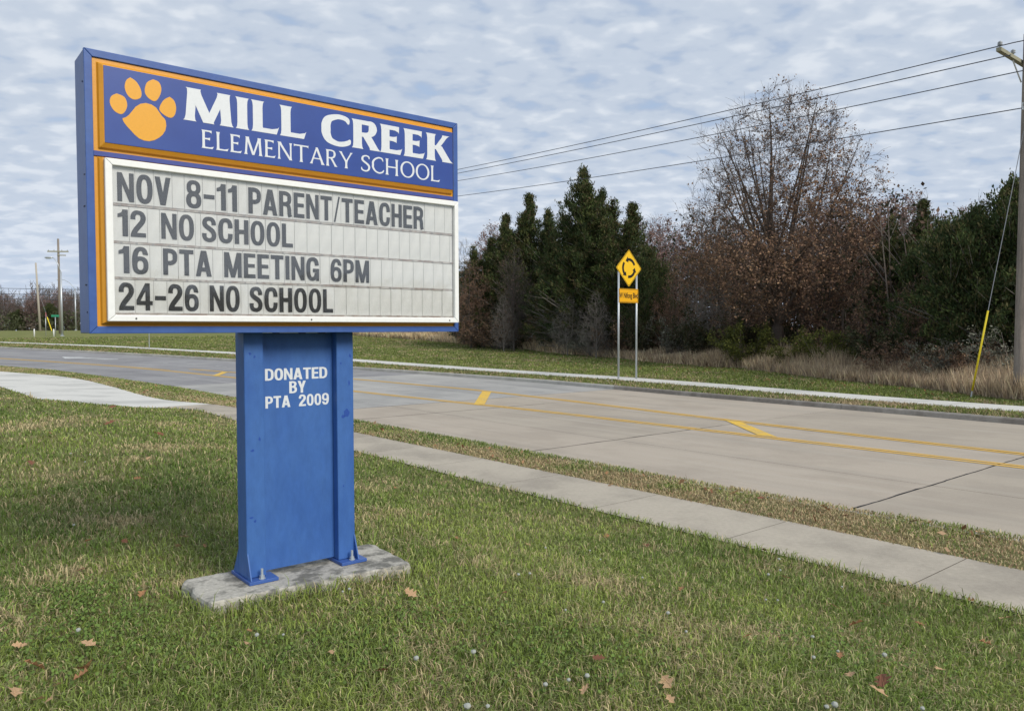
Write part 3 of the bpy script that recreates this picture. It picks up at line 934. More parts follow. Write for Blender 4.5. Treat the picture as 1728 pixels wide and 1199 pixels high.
def glyph_mesh(font, key, ch, sx, sy, th, mat, slant=0.0):
    k = (key, ch, round(sx, 4), round(sy, 4), round(th, 5))
    if k in _glyph_cache:
        return _glyph_cache[k]
    mb = MB()
    for i, pc in enumerate(font[ch][1]):
        f = lambda l: [(x * sx, y * sy) for x, y in l]
        y1 = -(th + i * 0.00018)
        if pc[0] == 'p':
            mb.prism(f(pc[1]), 0.0, y1)
        else:
            mb.prism(f(pc[1]), 0.0, y1, [f(pc[2])])
    me = bpy.data.meshes.new('letter')
    me.from_pydata(mb.v, [], mb.f)
    bm = bmesh.new()
    bm.from_mesh(me)
    bmesh.ops.recalc_face_normals(bm, faces=bm.faces)
    bm.to_mesh(me)
    bm.free()
    me.materials.append(mat)
    _glyph_cache[k] = me
    return me


def write(text, font, key, s0, s1, z0, capz, depth, parent, mat, th=0.001, track=0.10, space=0.35, name='letter'):
    """one object per character, the line fitted between s0 and s1; returns (x0, x1) of every character"""
    w = 0
    pos = []
    for i, ch in enumerate(text):
        if ch == ' ':
            w += space
            continue
        pos.append((ch, w))
        w += font[ch][0] + track
    w -= track
    k = (s1 - s0) / w
    out = []
    for ch, p_ in pos:
        me = glyph_mesh(font, key, ch, k, capz, th, mat)
        o = bpy.data.objects.new(name, me)
        C.objects.link(o)
        o.parent = parent
        o.location = (s0 + p_ * k, depth, z0)
        out.append((s0 + p_ * k, s0 + (p_ + font[ch][0]) * k))
    return out


# ------------------------------------------------------------------ the school sign
# local axes: x along the face (left to right), -y towards the road user, z up
SA = Vector((-2.2963, 4.1575, 0))
sign = empty('school_sign', (SA.x, SA.y, 0), math.atan2(0.631, 0.776),
             'blue and orange school message sign with paw print on a wide blue pedestal', 'sign')
sign.rotation_euler = (0, 0, math.atan2(0.6310, 0.7758))
W_S, ZB, ZT = 2.448, 1.683, 3.22
# cabinet shell (open fronted tray behind the faces)
mb = MB().box(0.002, W_S - 0.002, 0.02, 0.265, ZB + 0.002, ZT - 0.002)
mb.build('cabinet', M['blue'], sign, bevel=0.004)
# mitred outer frame
fw = 0.040


def frame_member(a, b, c, d, y0, y1, name, mat, parent, bevel=0.0):
    """a,b outer corners, c,d inner corners (x,z)"""
    return MB().prism([a, b, c, d], y0, y1).build(name, mat, parent, bevel=bevel)


g = 0.0015
o_ = [(0, ZB), (W_S, ZB), (W_S, ZT), (0, ZT)]
i_ = [(fw, ZB + fw), (W_S - fw, ZB + fw), (W_S - fw, ZT - fw), (fw, ZT - fw)]
for k in range(4):
    k2 = (k + 1) % 4
    a, b, c, d = o_[k], o_[k2], i_[k2], i_[k]
    if k % 2 == 0:
        a, b, c, d = (a[0] + (g if k == 0 else -g), a[1]), (b[0] - (g if k == 0 else -g), b[1]), (c[0] - (g if k == 0 else -g), c[1]), (d[0] + (g if k == 0 else -g), d[1])
    frame_member(a, b, c, d, 0.02, 0.0, 'frame_rail', M['blue'], sign, 0.003)
# rivets on the end panel
for z in (3.05, 2.55, 2.38, 1.95, 1.80):
    for yy in (0.06, 0.075) if z in (2.38, 1.95) else (0.05,):
        MB().tube([(0.004, yy, z), (-0.002, yy, z)], 0.004, 8).build('rivet', M['darkmetal'], sign)

# orange tray around the name panel
def tray(x0, x1, z0, z1, ex0, ex1, ez0, ez1, px0, px1, pz0, pz1, h, name):
    """flat flange, then a raised embossed border up to a plateau"""
    loops = [[(x0, z0), (x1, z0), (x1, z1), (x0, z1)], [(ex0, ez0), (ex1, ez0), (ex1, ez1), (ex0, ez1)],
             [(ex0 + 0.007, ez0 + 0.007), (ex1 - 0.007, ez0 + 0.007), (ex1 - 0.007, ez1 - 0.007), (ex0 + 0.007, ez1 - 0.007)],
             [(px0 - 0.002, pz0 - 0.002), (px1 + 0.002, pz0 - 0.002), (px1 + 0.002, pz1 + 0.002), (px0 - 0.002, pz1 + 0.002)]]
    ys = [0.010, 0.010, -0.006, -h]
    V = [(p[0], ys[i], p[1]) for i, l in enumerate(loops) for p in l]
    F = []
    for i in range(3):
        for k in range(4):
            k2 = (k + 1) % 4
            F.append((i * 4 + k, i * 4 + k2, (i + 1) * 4 + k2, (i + 1) * 4 + k))
    F.append((12, 13, 14, 15))
    m = MB().add(V, F)
    return m.build(name, M['orange'], sign, bevel=0.0025)


nt_ = tray(0.0405, 2.406, 2.678, 3.178, 0.062, 2.395, 2.690, 3.158, 0.090, 2.386, 2.722, 3.137, 0.022, 'name_panel_surround')
name_panel = MB().box(0.090, 2.386, -0.0255, -0.0215, 2.722, 3.137).build('name_panel', M['blueface'], sign, bevel=0.001)
MB().box(0.0405, 2.406, 0.002, 0.018, 2.651, 2.677).build('divider_strip', M['strip'], sign)
bt_ = tray(0.0405, 2.4075, 1.7235, 2.650, 0.058, 2.400, 1.732, 2.645, 0.080, 2.398, 1.748, 2.640, 0.016, 'board_surround')

NY = -0.0257
write('MILL', BOLD, 'b', 0.498, 1.243, 2.914, 0.188, NY, name_panel, M['whiteprint'], 0.0008, 0.045)
write('CREEK', BOLD, 'b', 1.356, 2.366, 2.912, 0.190, NY, name_panel, M['whiteprint'], 0.0008, 0.035)
write('ELEMENTARY', LIGHT, 'l', 0.600, 1.572, 2.767, 0.106, NY, name_panel, M['whiteprint'], 0.0008, 0.085)
write('SCHOOL', LIGHT, 'l', 1.637, 2.268, 2.764, 0.110, NY, name_panel, M['whiteprint'], 0.0008, 0.075)
pad_pts = [(0.180, 2.866), (0.196, 2.874), (0.212, 2.889), (0.228, 2.912), (0.247, 2.940), (0.272, 2.961), (0.301, 2.971), (0.330, 2.968), (0.354, 2.955), (0.371, 2.932), (0.385, 2.912),
           (0.399, 2.900), (0.4045, 2.888), (0.407, 2.862), (0.401, 2.834), (0.386, 2.808), (0.366, 2.788), (0.342, 2.771), (0.315, 2.761), (0.288, 2.761), (0.262, 2.769), (0.240, 2.786), (0.220, 2.807), (0.203, 2.824), (0.188, 2.843), (0.181, 2.856)]
MB().prism(pad_pts, NY, NY - 0.0008).build('paw_pad', M['paw'], name_panel)
for toe in ([(0.153, 2.996), (0.192, 2.983), (0.205, 2.943), (0.193, 2.905), (0.171, 2.887), (0.137, 2.902), (0.118, 2.94), (0.126, 2.976)],
            [(0.223, 3.097), (0.254, 3.079), (0.277, 3.038), (0.275, 2.997), (0.24, 2.979), (0.21, 2.995), (0.194, 3.035), (0.202, 3.076)],
            [(0.341, 3.110), (0.372, 3.1), (0.384, 3.065), (0.374, 3.023), (0.349, 2.990), (0.314, 3.002), (0.296, 3.035), (0.308, 3.085)],
            [(0.428, 3.029), (0.452, 3.011), (0.462, 2.972), (0.453, 2.930), (0.430, 2.911), (0.394, 2.923), (0.371, 2.951), (0.394, 3.003)]):
    c = cat_rom(toe + [toe[0]], 4)[:-1]
    MB().prism(c, NY, NY - 0.0008).build('paw_toe', M['paw'], name_panel)

# white retainer frame round the reader board
bx0, bx1, bz0, bz1 = 0.083, 2.420, 1.750, 2.637
ix0, ix1, iz0, iz1 = 0.120, 2.385, 1.785, 2.601
board_frame = MB().prism([(bx0 + 0.002, bz0 + 0.002), (bx1 - 0.002, bz0 + 0.002), (bx1 - 0.002, bz1 - 0.002), (bx0 + 0.002, bz1 - 0.002)], -0.0165, -0.020,
                         [[(ix0, iz0), (ix1, iz0), (ix1, iz1), (ix0, iz1)]]).build('board_frame', M['whitealu'], sign)
o_ = [(bx0, bz0), (bx1, bz0), (bx1, bz1), (bx0, bz1)]
i_ = [(ix0, iz0), (ix1, iz0), (ix1, iz1), (ix0, iz1)]
for k in range(4):
    k2 = (k + 1) % 4
    s_ = 0.0012
    a, b, c, d = list(o_[k]), list(o_[k2]), list(i_[k2]), list(i_[k])
    if k == 0:
        a[0] += s_; d[0] += s_; b[0] -= s_; c[0] -= s_
    if k == 2:
        a[0] -= s_; d[0] -= s_; b[0] += s_; c[0] += s_
    MB().prism([a, b, c, d], -0.0205, -0.047).build('rail', M['whitealu'], board_frame, bevel=0.004)
for s_ in (0.225, 1.262, 2.335):
    MB().tube([(s_, -0.046, 1.766), (s_, -0.0495, 1.766)], 0.0052, 8).build('screw', M['darkmetal'], board_frame)

board = MB().box(ix0 - 0.01, ix1 + 0.01, -0.0162, -0.008, iz0 - 0.01, iz1 + 0.01).build('message_board', M['boardback'], sign)
# letter tracks
rows = [(2.412, 0.158), (2.221, 0.147), (2.017, 0.150), (1.812, 0.153)]
band = [(2.400, 2.600), (2.192, 2.385), (1.9945, 2.180), (1.796, 1.983)]
tr_z = [2.3925, 2.186, 1.9885, 1.790]
for z in tr_z:
    t_ = MB()
    t_.box(ix0, ix1, -0.0205, -0.0163, z - 0.0055, z + 0.0075)
    t_.box(ix0, ix1, -0.0228, -0.0206, z - 0.0055, z - 0.0015)
    t_.box(ix0, ix1, -0.0222, -0.0206, z + 0.0045, z + 0.0065)
    t_.build('letter_track', M['track'], board)
    if z > 1.8:
        c_ = MB()
        for k in range(27):
            xk = ix0 + 0.04 + k * 0.085 + rnd.uniform(-0.008, 0.008)
            c_.box(xk - 0.006, xk + 0.006, -0.0235, -0.0229, z - 0.006, z + 0.004)
        tag(c_.build('track_clip', M['boardback'], board), kind='stuff')
words = [
    [('NOV', 0.147, 0.426), ('8-11', 0.509, 0.805), ('PARENT/TEACHER', 0.874, 2.133)],
    [('12', 0.146, 0.290), ('NO', 0.371, 0.551), ('SCHOOL', 0.597, 1.156)],
    [('16', 0.147, 0.300), ('PTA', 0.378, 0.648), ('MEETING', 0.722, 1.330), ('6PM', 1.410, 1.694)],
    [('24-26', 0.144, 0.571), ('NO', 0.634, 0.812), ('SCHOOL', 0.872, 1.427)],
]
pm_cache = {}


def letter_panel(x0, x1, z0, z1, tone):
    w = round(x1 - x0, 3)
    key = (w, round(z1 - z0, 3))
    if key not in pm_cache:
        mb = MB().box(0, w, -0.0012, 0, 0, z1 - z0)
        me = bpy.data.meshes.new('letter_panel')
        me.from_pydata(mb.v, [], mb.f)
        me.materials.append(M['panel'])
        pm_cache[key] = me
    o = bpy.data.objects.new('letter_panel', pm_cache[key])
    C.objects.link(o)
    o.parent = board
    o.location = (x0, -0.0168 - rnd.uniform(0, 0.0022), z0)
    o.rotation_euler = (rnd.uniform(-0.004, 0.004), 0, 0)


for r, wl in enumerate(words):
    z0, cap = rows[r]
    b0, b1 = band[r]
    spans = []
    for wd, s0, s1 in wl:
        spans += write(wd, SANS, 's', s0, s1, z0, cap, -0.0212, board, M['black'], 0.0006, 0.085)
    # clear panels carrying the characters, then blanks up to the right end
    edges = [ix0 + 0.004]
    for i in range(len(spans)):
        nxt = spans[i + 1][0] if i + 1 < len(spans) else None
        m_ = (spans[i][1] + nxt) / 2 if nxt else spans[i][1] + 0.010
        if nxt and nxt - spans[i][1] > 0.04:
            edges += [spans[i][1] + 0.008, nxt - 0.008]
        else:
            edges.append(m_)
    x = edges[-1]
    while x + 0.085 < ix1 - 0.02:
        x += 0.085 + rnd.uniform(-0.0008, 0.0008)
        edges.append(x)
    edges.append(ix1 - 0.004)
    for a, b in zip(edges, edges[1:]):
        if b - a > 0.012:
            letter_panel(a + 0.0011, b - 0.0011, b0 + 0.001 + rnd.uniform(0, 0.0015), b1 - 0.001, 0)
MB().box(ix0 + 0.0005, ix1 - 0.0005, -0.0330, -0.0305, iz0 + 0.0005, iz1 - 0.0005).build('cover_pane', M['pane'], sign)

# pedestal: two posts with base plates, and the infill panel between them
PY0, PY1 = 0.145, 0.300      # front and back of a post
BZ = 0.085                   # top of the concrete pad
for (x0, x1, outer) in ((0.892, 1.018, -1), (1.528, 1.654, 1)):
    post = MB().box(x0, x1, PY0, PY1, BZ + 0.024, ZB + 0.002).build('post', M['bluepost'], sign, bevel=0.006)
    px0, px1 = (x0 - 0.012, x1 + 0.052) if outer < 0 else (x0 - 0.012, x1 + 0.052)
    MB().box(px0, px1, 0.070, 0.405, BZ + 0.002, BZ + 0.023).build('base_plate', M['blue'], post, bevel=0.002)
    xs = x0 if outer < 0 else x1
    for (ya, yb) in ((PY0, 0.082), (PY1, 0.395)):
        yi = ya + (0.002 if yb > ya else -0.002)
        xa, xb = (xs + 0.001, xs + 0.009) if outer < 0 else (xs - 0.009, xs - 0.001)
        V = [(xa, yi, BZ + 0.024), (xb, yi, BZ + 0.024), (xb, yb, BZ + 0.024), (xa, yb, BZ + 0.024), (xa, yi, BZ + 0.185), (xb, yi, BZ + 0.185)]
        MB().add(V, [(0, 1, 2, 3), (0, 3, 4), (1, 5, 2), (0, 4, 5, 1), (3, 2, 5, 4)]).build('gusset', M['bluepost'], post)
    for yb in (0.105, 0.37):
        xb = (x0 + x1) / 2 + 0.018
        bolt = MB()
        bolt.tube([(xb, yb, BZ + 0.0232), (xb, yb, BZ + 0.0275)], 0.021, 12)
        bolt.tube([(xb, yb, BZ + 0.0276), (xb, yb, BZ + 0.045)], 0.0155, 6)
        bolt.tube([(xb, yb, BZ + 0.0451), (xb, yb, BZ + 0.088)], 0.0085, 8)
        bolt.build('anchor_bolt', M['bolt'], post)
infill = MB().box(1.0195, 1.5265, 0.212, 0.245, BZ + 0.035, ZB - 0.002).build('infill_panel', M['bluepost'], sign)
IY = 0.2118
write('DONATED', SANS, 'd', 1.052, 1.489, 1.369, 0.077, IY, infill, M['whiteprint'], 0.0006, 0.06)
write('BY', SANS, 'd', 1.216, 1.333, 1.278, 0.080, IY, infill, M['whiteprint'], 0.0006, 0.06)
write('PTA', SANS, 'd', 1.052, 1.222, 1.187, 0.078, IY, infill, M['whiteprint'], 0.0006, 0.05)
write('2009', SANS, 'd', 1.282, 1.500, 1.187, 0.078, IY, infill, M['whiteprint'], 0.0006, 0.07)
# touched-up scuffs on the post paint
r2 = random.Random(11)
for (sx_, sz_, w_, h_) in ((0.925, 0.50, 0.035, 0.014), (0.950, 0.475, 0.02, 0.022), (1.60, 1.13, 0.055, 0.075), (1.575, 1.10, 0.03, 0.03), (0.93, 1.55, 0.02, 0.02), (0.96, 1.53, 0.02, 0.02),
                           (1.56, 1.47, 0.018, 0.02), (1.63, 1.52, 0.02, 0.03), (1.57, 0.62, 0.012, 0.02), (0.985, 1.0, 0.015, 0.03), (0.94, 0.93, 0.03, 0.02), (1.62, 1.33, 0.015, 0.05)):
    pts = []
    for k in range(11):
        a = 2 * math.pi * k / 11
        rr = r2.uniform(0.55, 1.1)
        pts.append((sx_ + math.cos(a) * w_ / 2 * rr, sz_ + math.sin(a) * h_ / 2 * rr))
    MB().prism(pts, PY0, PY0 - 0.0004).build('paint_scuff', M['scuff'], sign)
# small weld tabs under the cabinet
for x in (1.10, 1.28, 1.42):
    MB().box(x, x + 0.03, 0.15, 0.2, ZB - 0.008, ZB + 0.001).build('weld_tab', M['darkmetal'], sign)


# concrete pad, rounded and worn, slightly out of square with the sign
def pad():
    import mathutils
    cor = [(0.579, 0.474), (0.577, -0.062), (1.935, -0.166), (1.955, 0.460)]
    n = [4, 26, 6, 26]
    pts = []
    rr = random.Random(2)
    for k in range(4):
        a, b = cor[k], cor[(k + 1) % 4]
        for i in range(n[k] * 2):
            f_ = i / (n[k] * 2)
            wob = 0.006 * math.sin(i * 1.7 + k) + rr.uniform(-0.005, 0.005)
            if i == 0:
                wob = 0
            x_, y_ = a[0] + (b[0] - a[0]) * f_, a[1] + (b[1] - a[1]) * f_
            cxx, cyy = 1.27, 0.16
            l = math.hypot(x_ - cxx, y_ - cyy)
            pts.append((x_ + (x_ - cxx) / l * wob - (0.02 * (x_ - cxx) / l if i == 0 else 0), y_ + (y_ - cyy) / l * wob - (0.02 * (y_ - cyy) / l if i == 0 else 0)))
    V, F = [], []
    m = len(pts)
    lv = [(-0.25, 0.008), (BZ - 0.030, 0.004), (BZ - 0.008, -0.004), (BZ, -0.018)]
    for z, off in lv:
        for i, (x_, y_) in enumerate(pts):
            l = math.hypot(x_ - 1.27, y_ - 0.16)
            zz = z + (rr.uniform(-0.004, 0.003) if z > 0 and z < BZ else 0)
            V.append((x_ + (x_ - 1.27) / l * off, y_ + (y_ - 0.16) / l * off, zz))
    for j in range(len(lv) - 1):
        for i in range(m):
            F.append((j * m + i, j * m + (i + 1) % m, (j + 1) * m + (i + 1) % m, (j + 1) * m + i))
    F.append(tuple((len(lv) - 1) * m + i for i in range(m)))
    o = MB().add(V, F).build('concrete_pad', M['pad'])
    o.location = sign.location
    o.rotation_euler = sign.rotation_euler
    tag(o, 'weathered grey concrete pad under the blue sign pedestal', 'concrete pad')


pad()

# ------------------------------------------------------------------ roundabout warning sign across the road
wz = gz(4.56, 32.5)
ws = empty('warning_sign', (4.56, 32.5, wz), math.atan2(0.631, 0.776), 'yellow diamond roundabout sign on two steel posts beyond the road', 'road sign')
SEP = 1.13
for x in (0, SEP):
    MB().tube([(x, 0.04, -0.3), (x, 0.04, 4.62)], 0.042, 12).build('post', M['steel'], ws, smooth=True)
cxs, czs, hd = 0.585, 4.30 - wz, 0.80


def diamond(r_, n=5, rad=0.06):
    pts = []
    for k in range(4):
        a0 = math.pi / 2 * k
        cxp, czp = cxs + math.cos(a0) * (r_ - rad * 1.414), czs + math.sin(a0) * (r_ - rad * 1.414)
        for j in range(n):
            a = a0 - math.pi / 4 + (math.pi / 2) * j / (n - 1)
            pts.append((cxp + rad * math.cos(a), czp + rad * math.sin(a)))
    return pts


dia = MB().prism(diamond(hd), -0.006, -0.010).build('diamond_panel', M['signyellow'], ws)
MB().prism(diamond(hd - 0.025), -0.0102, -0.0106, [diamond(hd - 0.052)[::-1]]).build('border', M['signblack'], dia)


def arc_arrow(a0, a1, r_=0.37, w_=0.115):
    """curved arrow, anticlockwise from a0 to a1 (degrees)"""
    o, i2 = [], []
    n = 12
    for k in range(n + 1):
        a = math.radians(a0 + (a1 - a0) * k / n)
        o.append((cxs + math.cos(a) * (r_ + w_ / 2), czs + math.sin(a) * (r_ + w_ / 2)))
        i2.append((cxs + math.cos(a) * (r_ - w_ / 2), czs + math.sin(a) * (r_ - w_ / 2)))
    a = math.radians(a1)
    tip = math.radians(a1 + 27)
    head = [(cxs + math.cos(a) * (r_ + w_ * 1.15), czs + math.sin(a) * (r_ + w_ * 1.15)), (cxs + math.cos(tip) * (r_ - 0.0), czs + math.sin(tip) * (r_ - 0.0)), (cxs + math.cos(a) * (r_ - w_ * 1.15), czs + math.sin(a) * (r_ - w_ * 1.15))]
    return MB().prism(o + head + i2[::-1], -0.0102, -0.0112).build('arrow', M['signblack'], dia)


arc_arrow(22, 98)
arc_arrow(142, 218)
arc_arrow(262, 338)
plq = MB().prism([(-0.02, 2.82 - wz), (SEP + 0.05, 2.82 - wz), (SEP + 0.05, 3.42 - wz), (-0.02, 3.42 - wz)], -0.006, -0.010).build('name_plaque', M['plaque'], ws)
MB().prism([(0.0, 2.84 - wz), (SEP + 0.03, 2.84 - wz), (SEP + 0.03, 3.40 - wz), (0.0, 3.40 - wz)], -0.0102, -0.0106,
           [[(0.018, 2.858 - wz), (SEP + 0.012, 2.858 - wz), (SEP + 0.012, 3.382 - wz), (0.018, 3.382 - wz)]]).build('border', M['signblack'], plq)
fc = bpy.data.curves.new('lettering', 'FONT')
fc.body = 'W Nifong Blvd'
fc.size = 0.30
fc.extrude = 0.0008
fc.offset = 0.007
fc.align_x = 'CENTER'
fc.align_y = 'CENTER'
fc.materials.append(M['signblack'])
tmp = bpy.data.objects.new('lettering', fc)
C.objects.link(tmp)
bpy.context.view_layer.update()
tm = bpy.data.meshes.new_from_object(tmp.evaluated_get(bpy.context.evaluated_depsgraph_get()))
bpy.data.objects.remove(tmp)
fo = link_mesh('lettering', tm, plq)
fo.location = (0.585, -0.0115, 3.12 - wz)
fo.rotation_euler = (math.pi / 2, 0, 0)
fo.scale = (0.64, 1.05, 1.0)
for x in (0, SEP):
    for z in (3.12 - wz,):
        MB().tube([(x - 0.0, -0.012, z), (x, -0.02, z)], 0.016, 8).build('bolt', M['steel'], plq)
# rubble heaped round the near post foot
r3 = random.Random(8)
for k in range(9):
    x, y = 4.56 + r3.uniform(-0.7, 0.6), 32.3 + r3.uniform(-0.5, 0.3)
    s_ = r3.uniform(0.05, 0.12)
    bm = bmesh.new()
    bmesh.ops.create_icosphere(bm, subdivisions=1, radius=s_)
    for v in bm.verts:
        v.co *= r3.uniform(0.7, 1.2)
        v.co.z *= 0.5
    me = bpy.data.meshes.new('stone')
    bm.to_mesh(me)
    bm.free()
    me.materials.append(M['walknew'])
    o = link_mesh('stone', me)
    o.location = (x, y, gz(x, y) + s_ * 0.15)
    tag(o, 'small pale rubble stone, one of nine, at the foot of the roundabout sign', 'stone', 'stones at the foot of the warning sign')

# ------------------------------------------------------------------ utility poles and wires
def utility_pole(name, x, y, h, lean, label, arm_at, group=None, r0=0.17, r1=0.125):
    z0 = gz(x, y)
    root = empty(name, (x, y, z0), math.atan2(0.631, 0.776), label, 'utility pole', group)
    n = 10
    MB().tube([(lean[0] * k / n, lean[1] * k / n, -0.3 + (h + 0.3) * k / n) for k in range(n + 1)], [r0 + (r1 - r0) * k / n for k in range(n + 1)], 16).build('pole', M['wood'], root, smooth=True)
    for za in arm_at:
        f_ = za / h
        lx, ly = lean[0] * f_, lean[1] * f_
        MB().box(lx - 1.75, lx + 1.25, ly + 0.135, ly + 0.26, za - 0.052, za + 0.052).build('crossarm', M['armwood'], root)
        for sx_ in (-1, 1):
            MB().tube([(lx + sx_ * 0.62, ly + 0.2, za - 0.061), (lx + sx_ * 0.08, ly + 0.14, za - 0.62)], 0.022, 6).build('brace', M['steel'], root)
        for xi in (-1.64, -0.60, 1.12):
            ins = MB()
            ins.tube([(lx + xi, ly + 0.2, za + 0.061), (lx + xi, ly + 0.2, za + 0.12)], 0.015, 8)
            ins.tube([(lx + xi, ly + 0.2, za + 0.12), (lx + xi, ly + 0.2, za + 0.15), (lx + xi, ly + 0.2, za + 0.18), (lx + xi, ly + 0.2, za + 0.20), (lx + xi, ly + 0.2, za + 0.25)], [0.03, 0.075, 0.04, 0.07, 0.03], 10)
            ins.build('insulator', M['porcelain'], root, smooth=True)
    MB().tube([(lean[0] * 0.8 - 0.10, 0, 0.79 * h), (lean[0] * 0.8 - 0.34, 0, 0.79 * h), (lean[0] * 0.8 - 0.34, 0, 0.79 * h + 0.2)], 0.018, 6).build('bracket', M['steel'], root)
    return root


PX, PYY = 15.29, 23.0
pz = gz(PX, PYY)
utility_pole('utility_pole', PX, PYY, 10.95, (0.20, 0.0), 'weathered wooden utility pole cut by the right edge of the photo', (10.15,))
QX, QY = -21.7, 72.3
utility_pole('utility_pole', QX, QY, 10.95, (0, 0), 'wooden utility pole standing hidden behind the school sign', (10.15,))


def wire(name, a, b, sag, rad, label, group, mat=None, n=28):
    a, b = Vector(a), Vector(b)
    pts = []
    for k in range(n + 1):
        f_ = k / n
        p_ = a.lerp(b, f_)
        p_.z -= sag * 4 * f_ * (1 - f_)
        pts.append(p_ - a)
    o = MB().tube(pts, rad, 5).build(name, mat or M['wire'])
    o.location = a
    return tag(o, label, 'wire', group)


WIRES = [((14.22, 21.9, 9.75), (-22.68, 71.1, 13.56), 0.51, 'topmost overhead wire crossing the sky to the pole'), ((13.95, 21.6, 9.3), (-22.95, 70.8, 13.12), 0.4, 'second overhead wire from the top'), ((14.96, 22.6, 9.2), (-21.94, 71.8, 13.61), 0.64, 'third overhead wire from the top'), ((15.2, 22.9, 8.21), (-21.7, 72.1, 12.57), 0.47, 'lowest overhead wire, well below the other three')]
for (a, b, sag, lab) in WIRES:
    wire('power_line', a, b, sag, 0.016, lab, 'overhead wires along the far side of the road')
wire('power_line', xy(25.3, 8.17) + (9.9,), xy(26.5, -48) + (9.7,), 0.7, 0.016, 'overhead wire running on to the right from the pole top', 'overhead wires along the far side of the road')

# guy wire with its yellow guard
gx, gy = 14.31, 23.80
gz0 = gz(gx, gy)
gt = Vector((PX + 0.05, PYY, pz + 8.4))
gb = Vector((gx, gy, gz0))
gr = empty('guy_wire', gb, 0, 'steel guy wire with yellow guard anchored beside the sidewalk', 'guy wire')
MB().tube([(0, 0, 0), tuple(gt - gb)], 0.012, 6).build('strand', M['guysteel'], gr)
d_ = (gt - gb)
MB().tube([tuple(d_ * 0.03), tuple(d_ * 0.325)], 0.029, 10).build('guard', M['guyyellow'], gr, smooth=True)
MB().tube([(-0.03, 0, -0.2), tuple(d_ * 0.028)], 0.022, 6).build('anchor_rod', M['steel'], gr)


# ------------------------------------------------------------------ far left furniture
def post_mesh(name, x, y, h, r_, mat, parent, off=(0, 0)):
    return MB().tube([(off[0], off[1], -0.2), (off[0], off[1], h)], r_, 10).build(name, mat, parent, smooth=True)


def street_light(x, y, h, reach, label, rz=0.0):
    r_ = empty('street_light', (x, y, gz(x, y)), rz, label, 'street light', 'street lights beyond the road')
    MB().tube([(0, 0, -0.1), (0, 0, h)], [0.15, 0.09], 12).build('pole', M['steel'], r_, smooth=True)
    MB().tube([(0, 0, h - 0.15), (-reach * 0.35, 0, h + 1.0), (-reach * 0.75, 0, h + 1.62), (-reach, 0, h + 1.72)], 0.05, 8).build('arm', M['steel'], r_, smooth=True)
    MB().tube([(-reach + 0.05, 0, h + 1.72), (-reach - 0.25, 0, h + 1.72), (-reach - 0.75, 0, h + 1.74), (-reach - 0.95, 0, h + 1.75)], [0.05, 0.14, 0.15, 0.05], 8).build('lamp_head', M['whitepost'] if reach > 2.2 else M['steel'], r_, smooth=True)
    MB().tube([(0, 0, -0.05), (0, 0, 0.12)], 0.24, 8).build('base', M['steel'], r_)
    return r_


street_light(-55.68, 94.69, 7.95, 1.0, 'grey metal street light with short arm left of the school sign')
street_light(-85.5, 150.0, 8.2, 2.6, 'white street light head just showing beside the left edge of the sign')
x, y = -62.6, 106.0
up2 = empty('utility_pole', (x, y, gz(x, y)), 0.15, 'dark wooden utility pole with crossarm behind the street light', 'utility pole')
MB().tube([(0, 0, -0.2), (0, 0, 13.1)], [0.19, 0.13], 12).build('pole', M['wood'], up2, smooth=True)
MB().box(-1.35, 1.35, -0.2, -0.08, 11.25, 11.42).build('crossarm', M['armwood'], up2)
MB().box(-0.1, 1.0, -0.2, -0.08, 10.75, 10.88).build('crossarm', M['armwood'], up2)
for xi in (-1.2, -0.5, 0.5, 1.2):
    MB().tube([(xi, -0.14, 11.42), (xi, -0.14, 11.5), (xi, -0.14, 11.62)], [0.02, 0.07, 0.03], 8).build('insulator', M['porcelain'], up2)
x, y = -80.3, 130.0
up3 = empty('utility_pole', (x, y, gz(x, y)), 0, 'plain pale wooden pole standing leftmost on the skyline', 'utility pole')
MB().tube([(0.15, 0, -0.3), (-0.35, 0, 11.5)], [0.2, 0.13], 12).build('pole', M['palewood'], up3, smooth=True)
gg = empty('guy_wire', (-77.6, 129.0, gz(-77.6, 129)), 0, 'leaning yellow guy guard between the leftmost wooden pole and the street light', 'guy wire')
MB().tube([(0, 0, 0), (-0.85, 0.2, 2.3)], 0.07, 8).build('guard', M['guyyellow'], gg)
MB().tube([(-0.84, 0.2, 2.29), (-2.9, 0.9, 7.6)], 0.02, 6).build('strand', M['guysteel'], gg)
x, y = -57.4, 94.2
ss = empty('stop_sign', (x, y, gz(x, y)), math.radians(112), 'red stop sign turned edge on beside the white marker posts', 'road sign')
post_mesh('post', 0, 0, 2.7, 0.04, M['steel'], ss)
MB().prism([(0.38 * math.cos(math.pi / 8 + k * math.pi / 4), 2.6 + 0.38 * math.sin(math.pi / 8 + k * math.pi / 4)) for k in range(8)], -0.042, -0.05).build('sign_panel', M['red'], ss)
MB().prism([(0.34 * math.cos(math.pi / 8 + k * math.pi / 4), 2.6 + 0.34 * math.sin(math.pi / 8 + k * math.pi / 4)) for k in range(8)], -0.0505, -0.052,
           [[(0.31 * math.cos(math.pi / 8 + k * math.pi / 4), 2.6 + 0.31 * math.sin(math.pi / 8 + k * math.pi / 4)) for k in range(8)]]).build('border', M['whitepost'], ss)
x, y = -56.37, 94.48
st = empty('street_name_sign', (x, y, gz(x, y)), math.radians(14), 'green street name sign on a thin post left of the street light', 'street sign')
post_mesh('post', 0, 0, 2.35, 0.04, M['steel'], st)
MB().box(-0.45, 0.45, -0.012, 0.012, 2.36, 2.62).build('name_blade', M['green'], st, bevel=0.004)
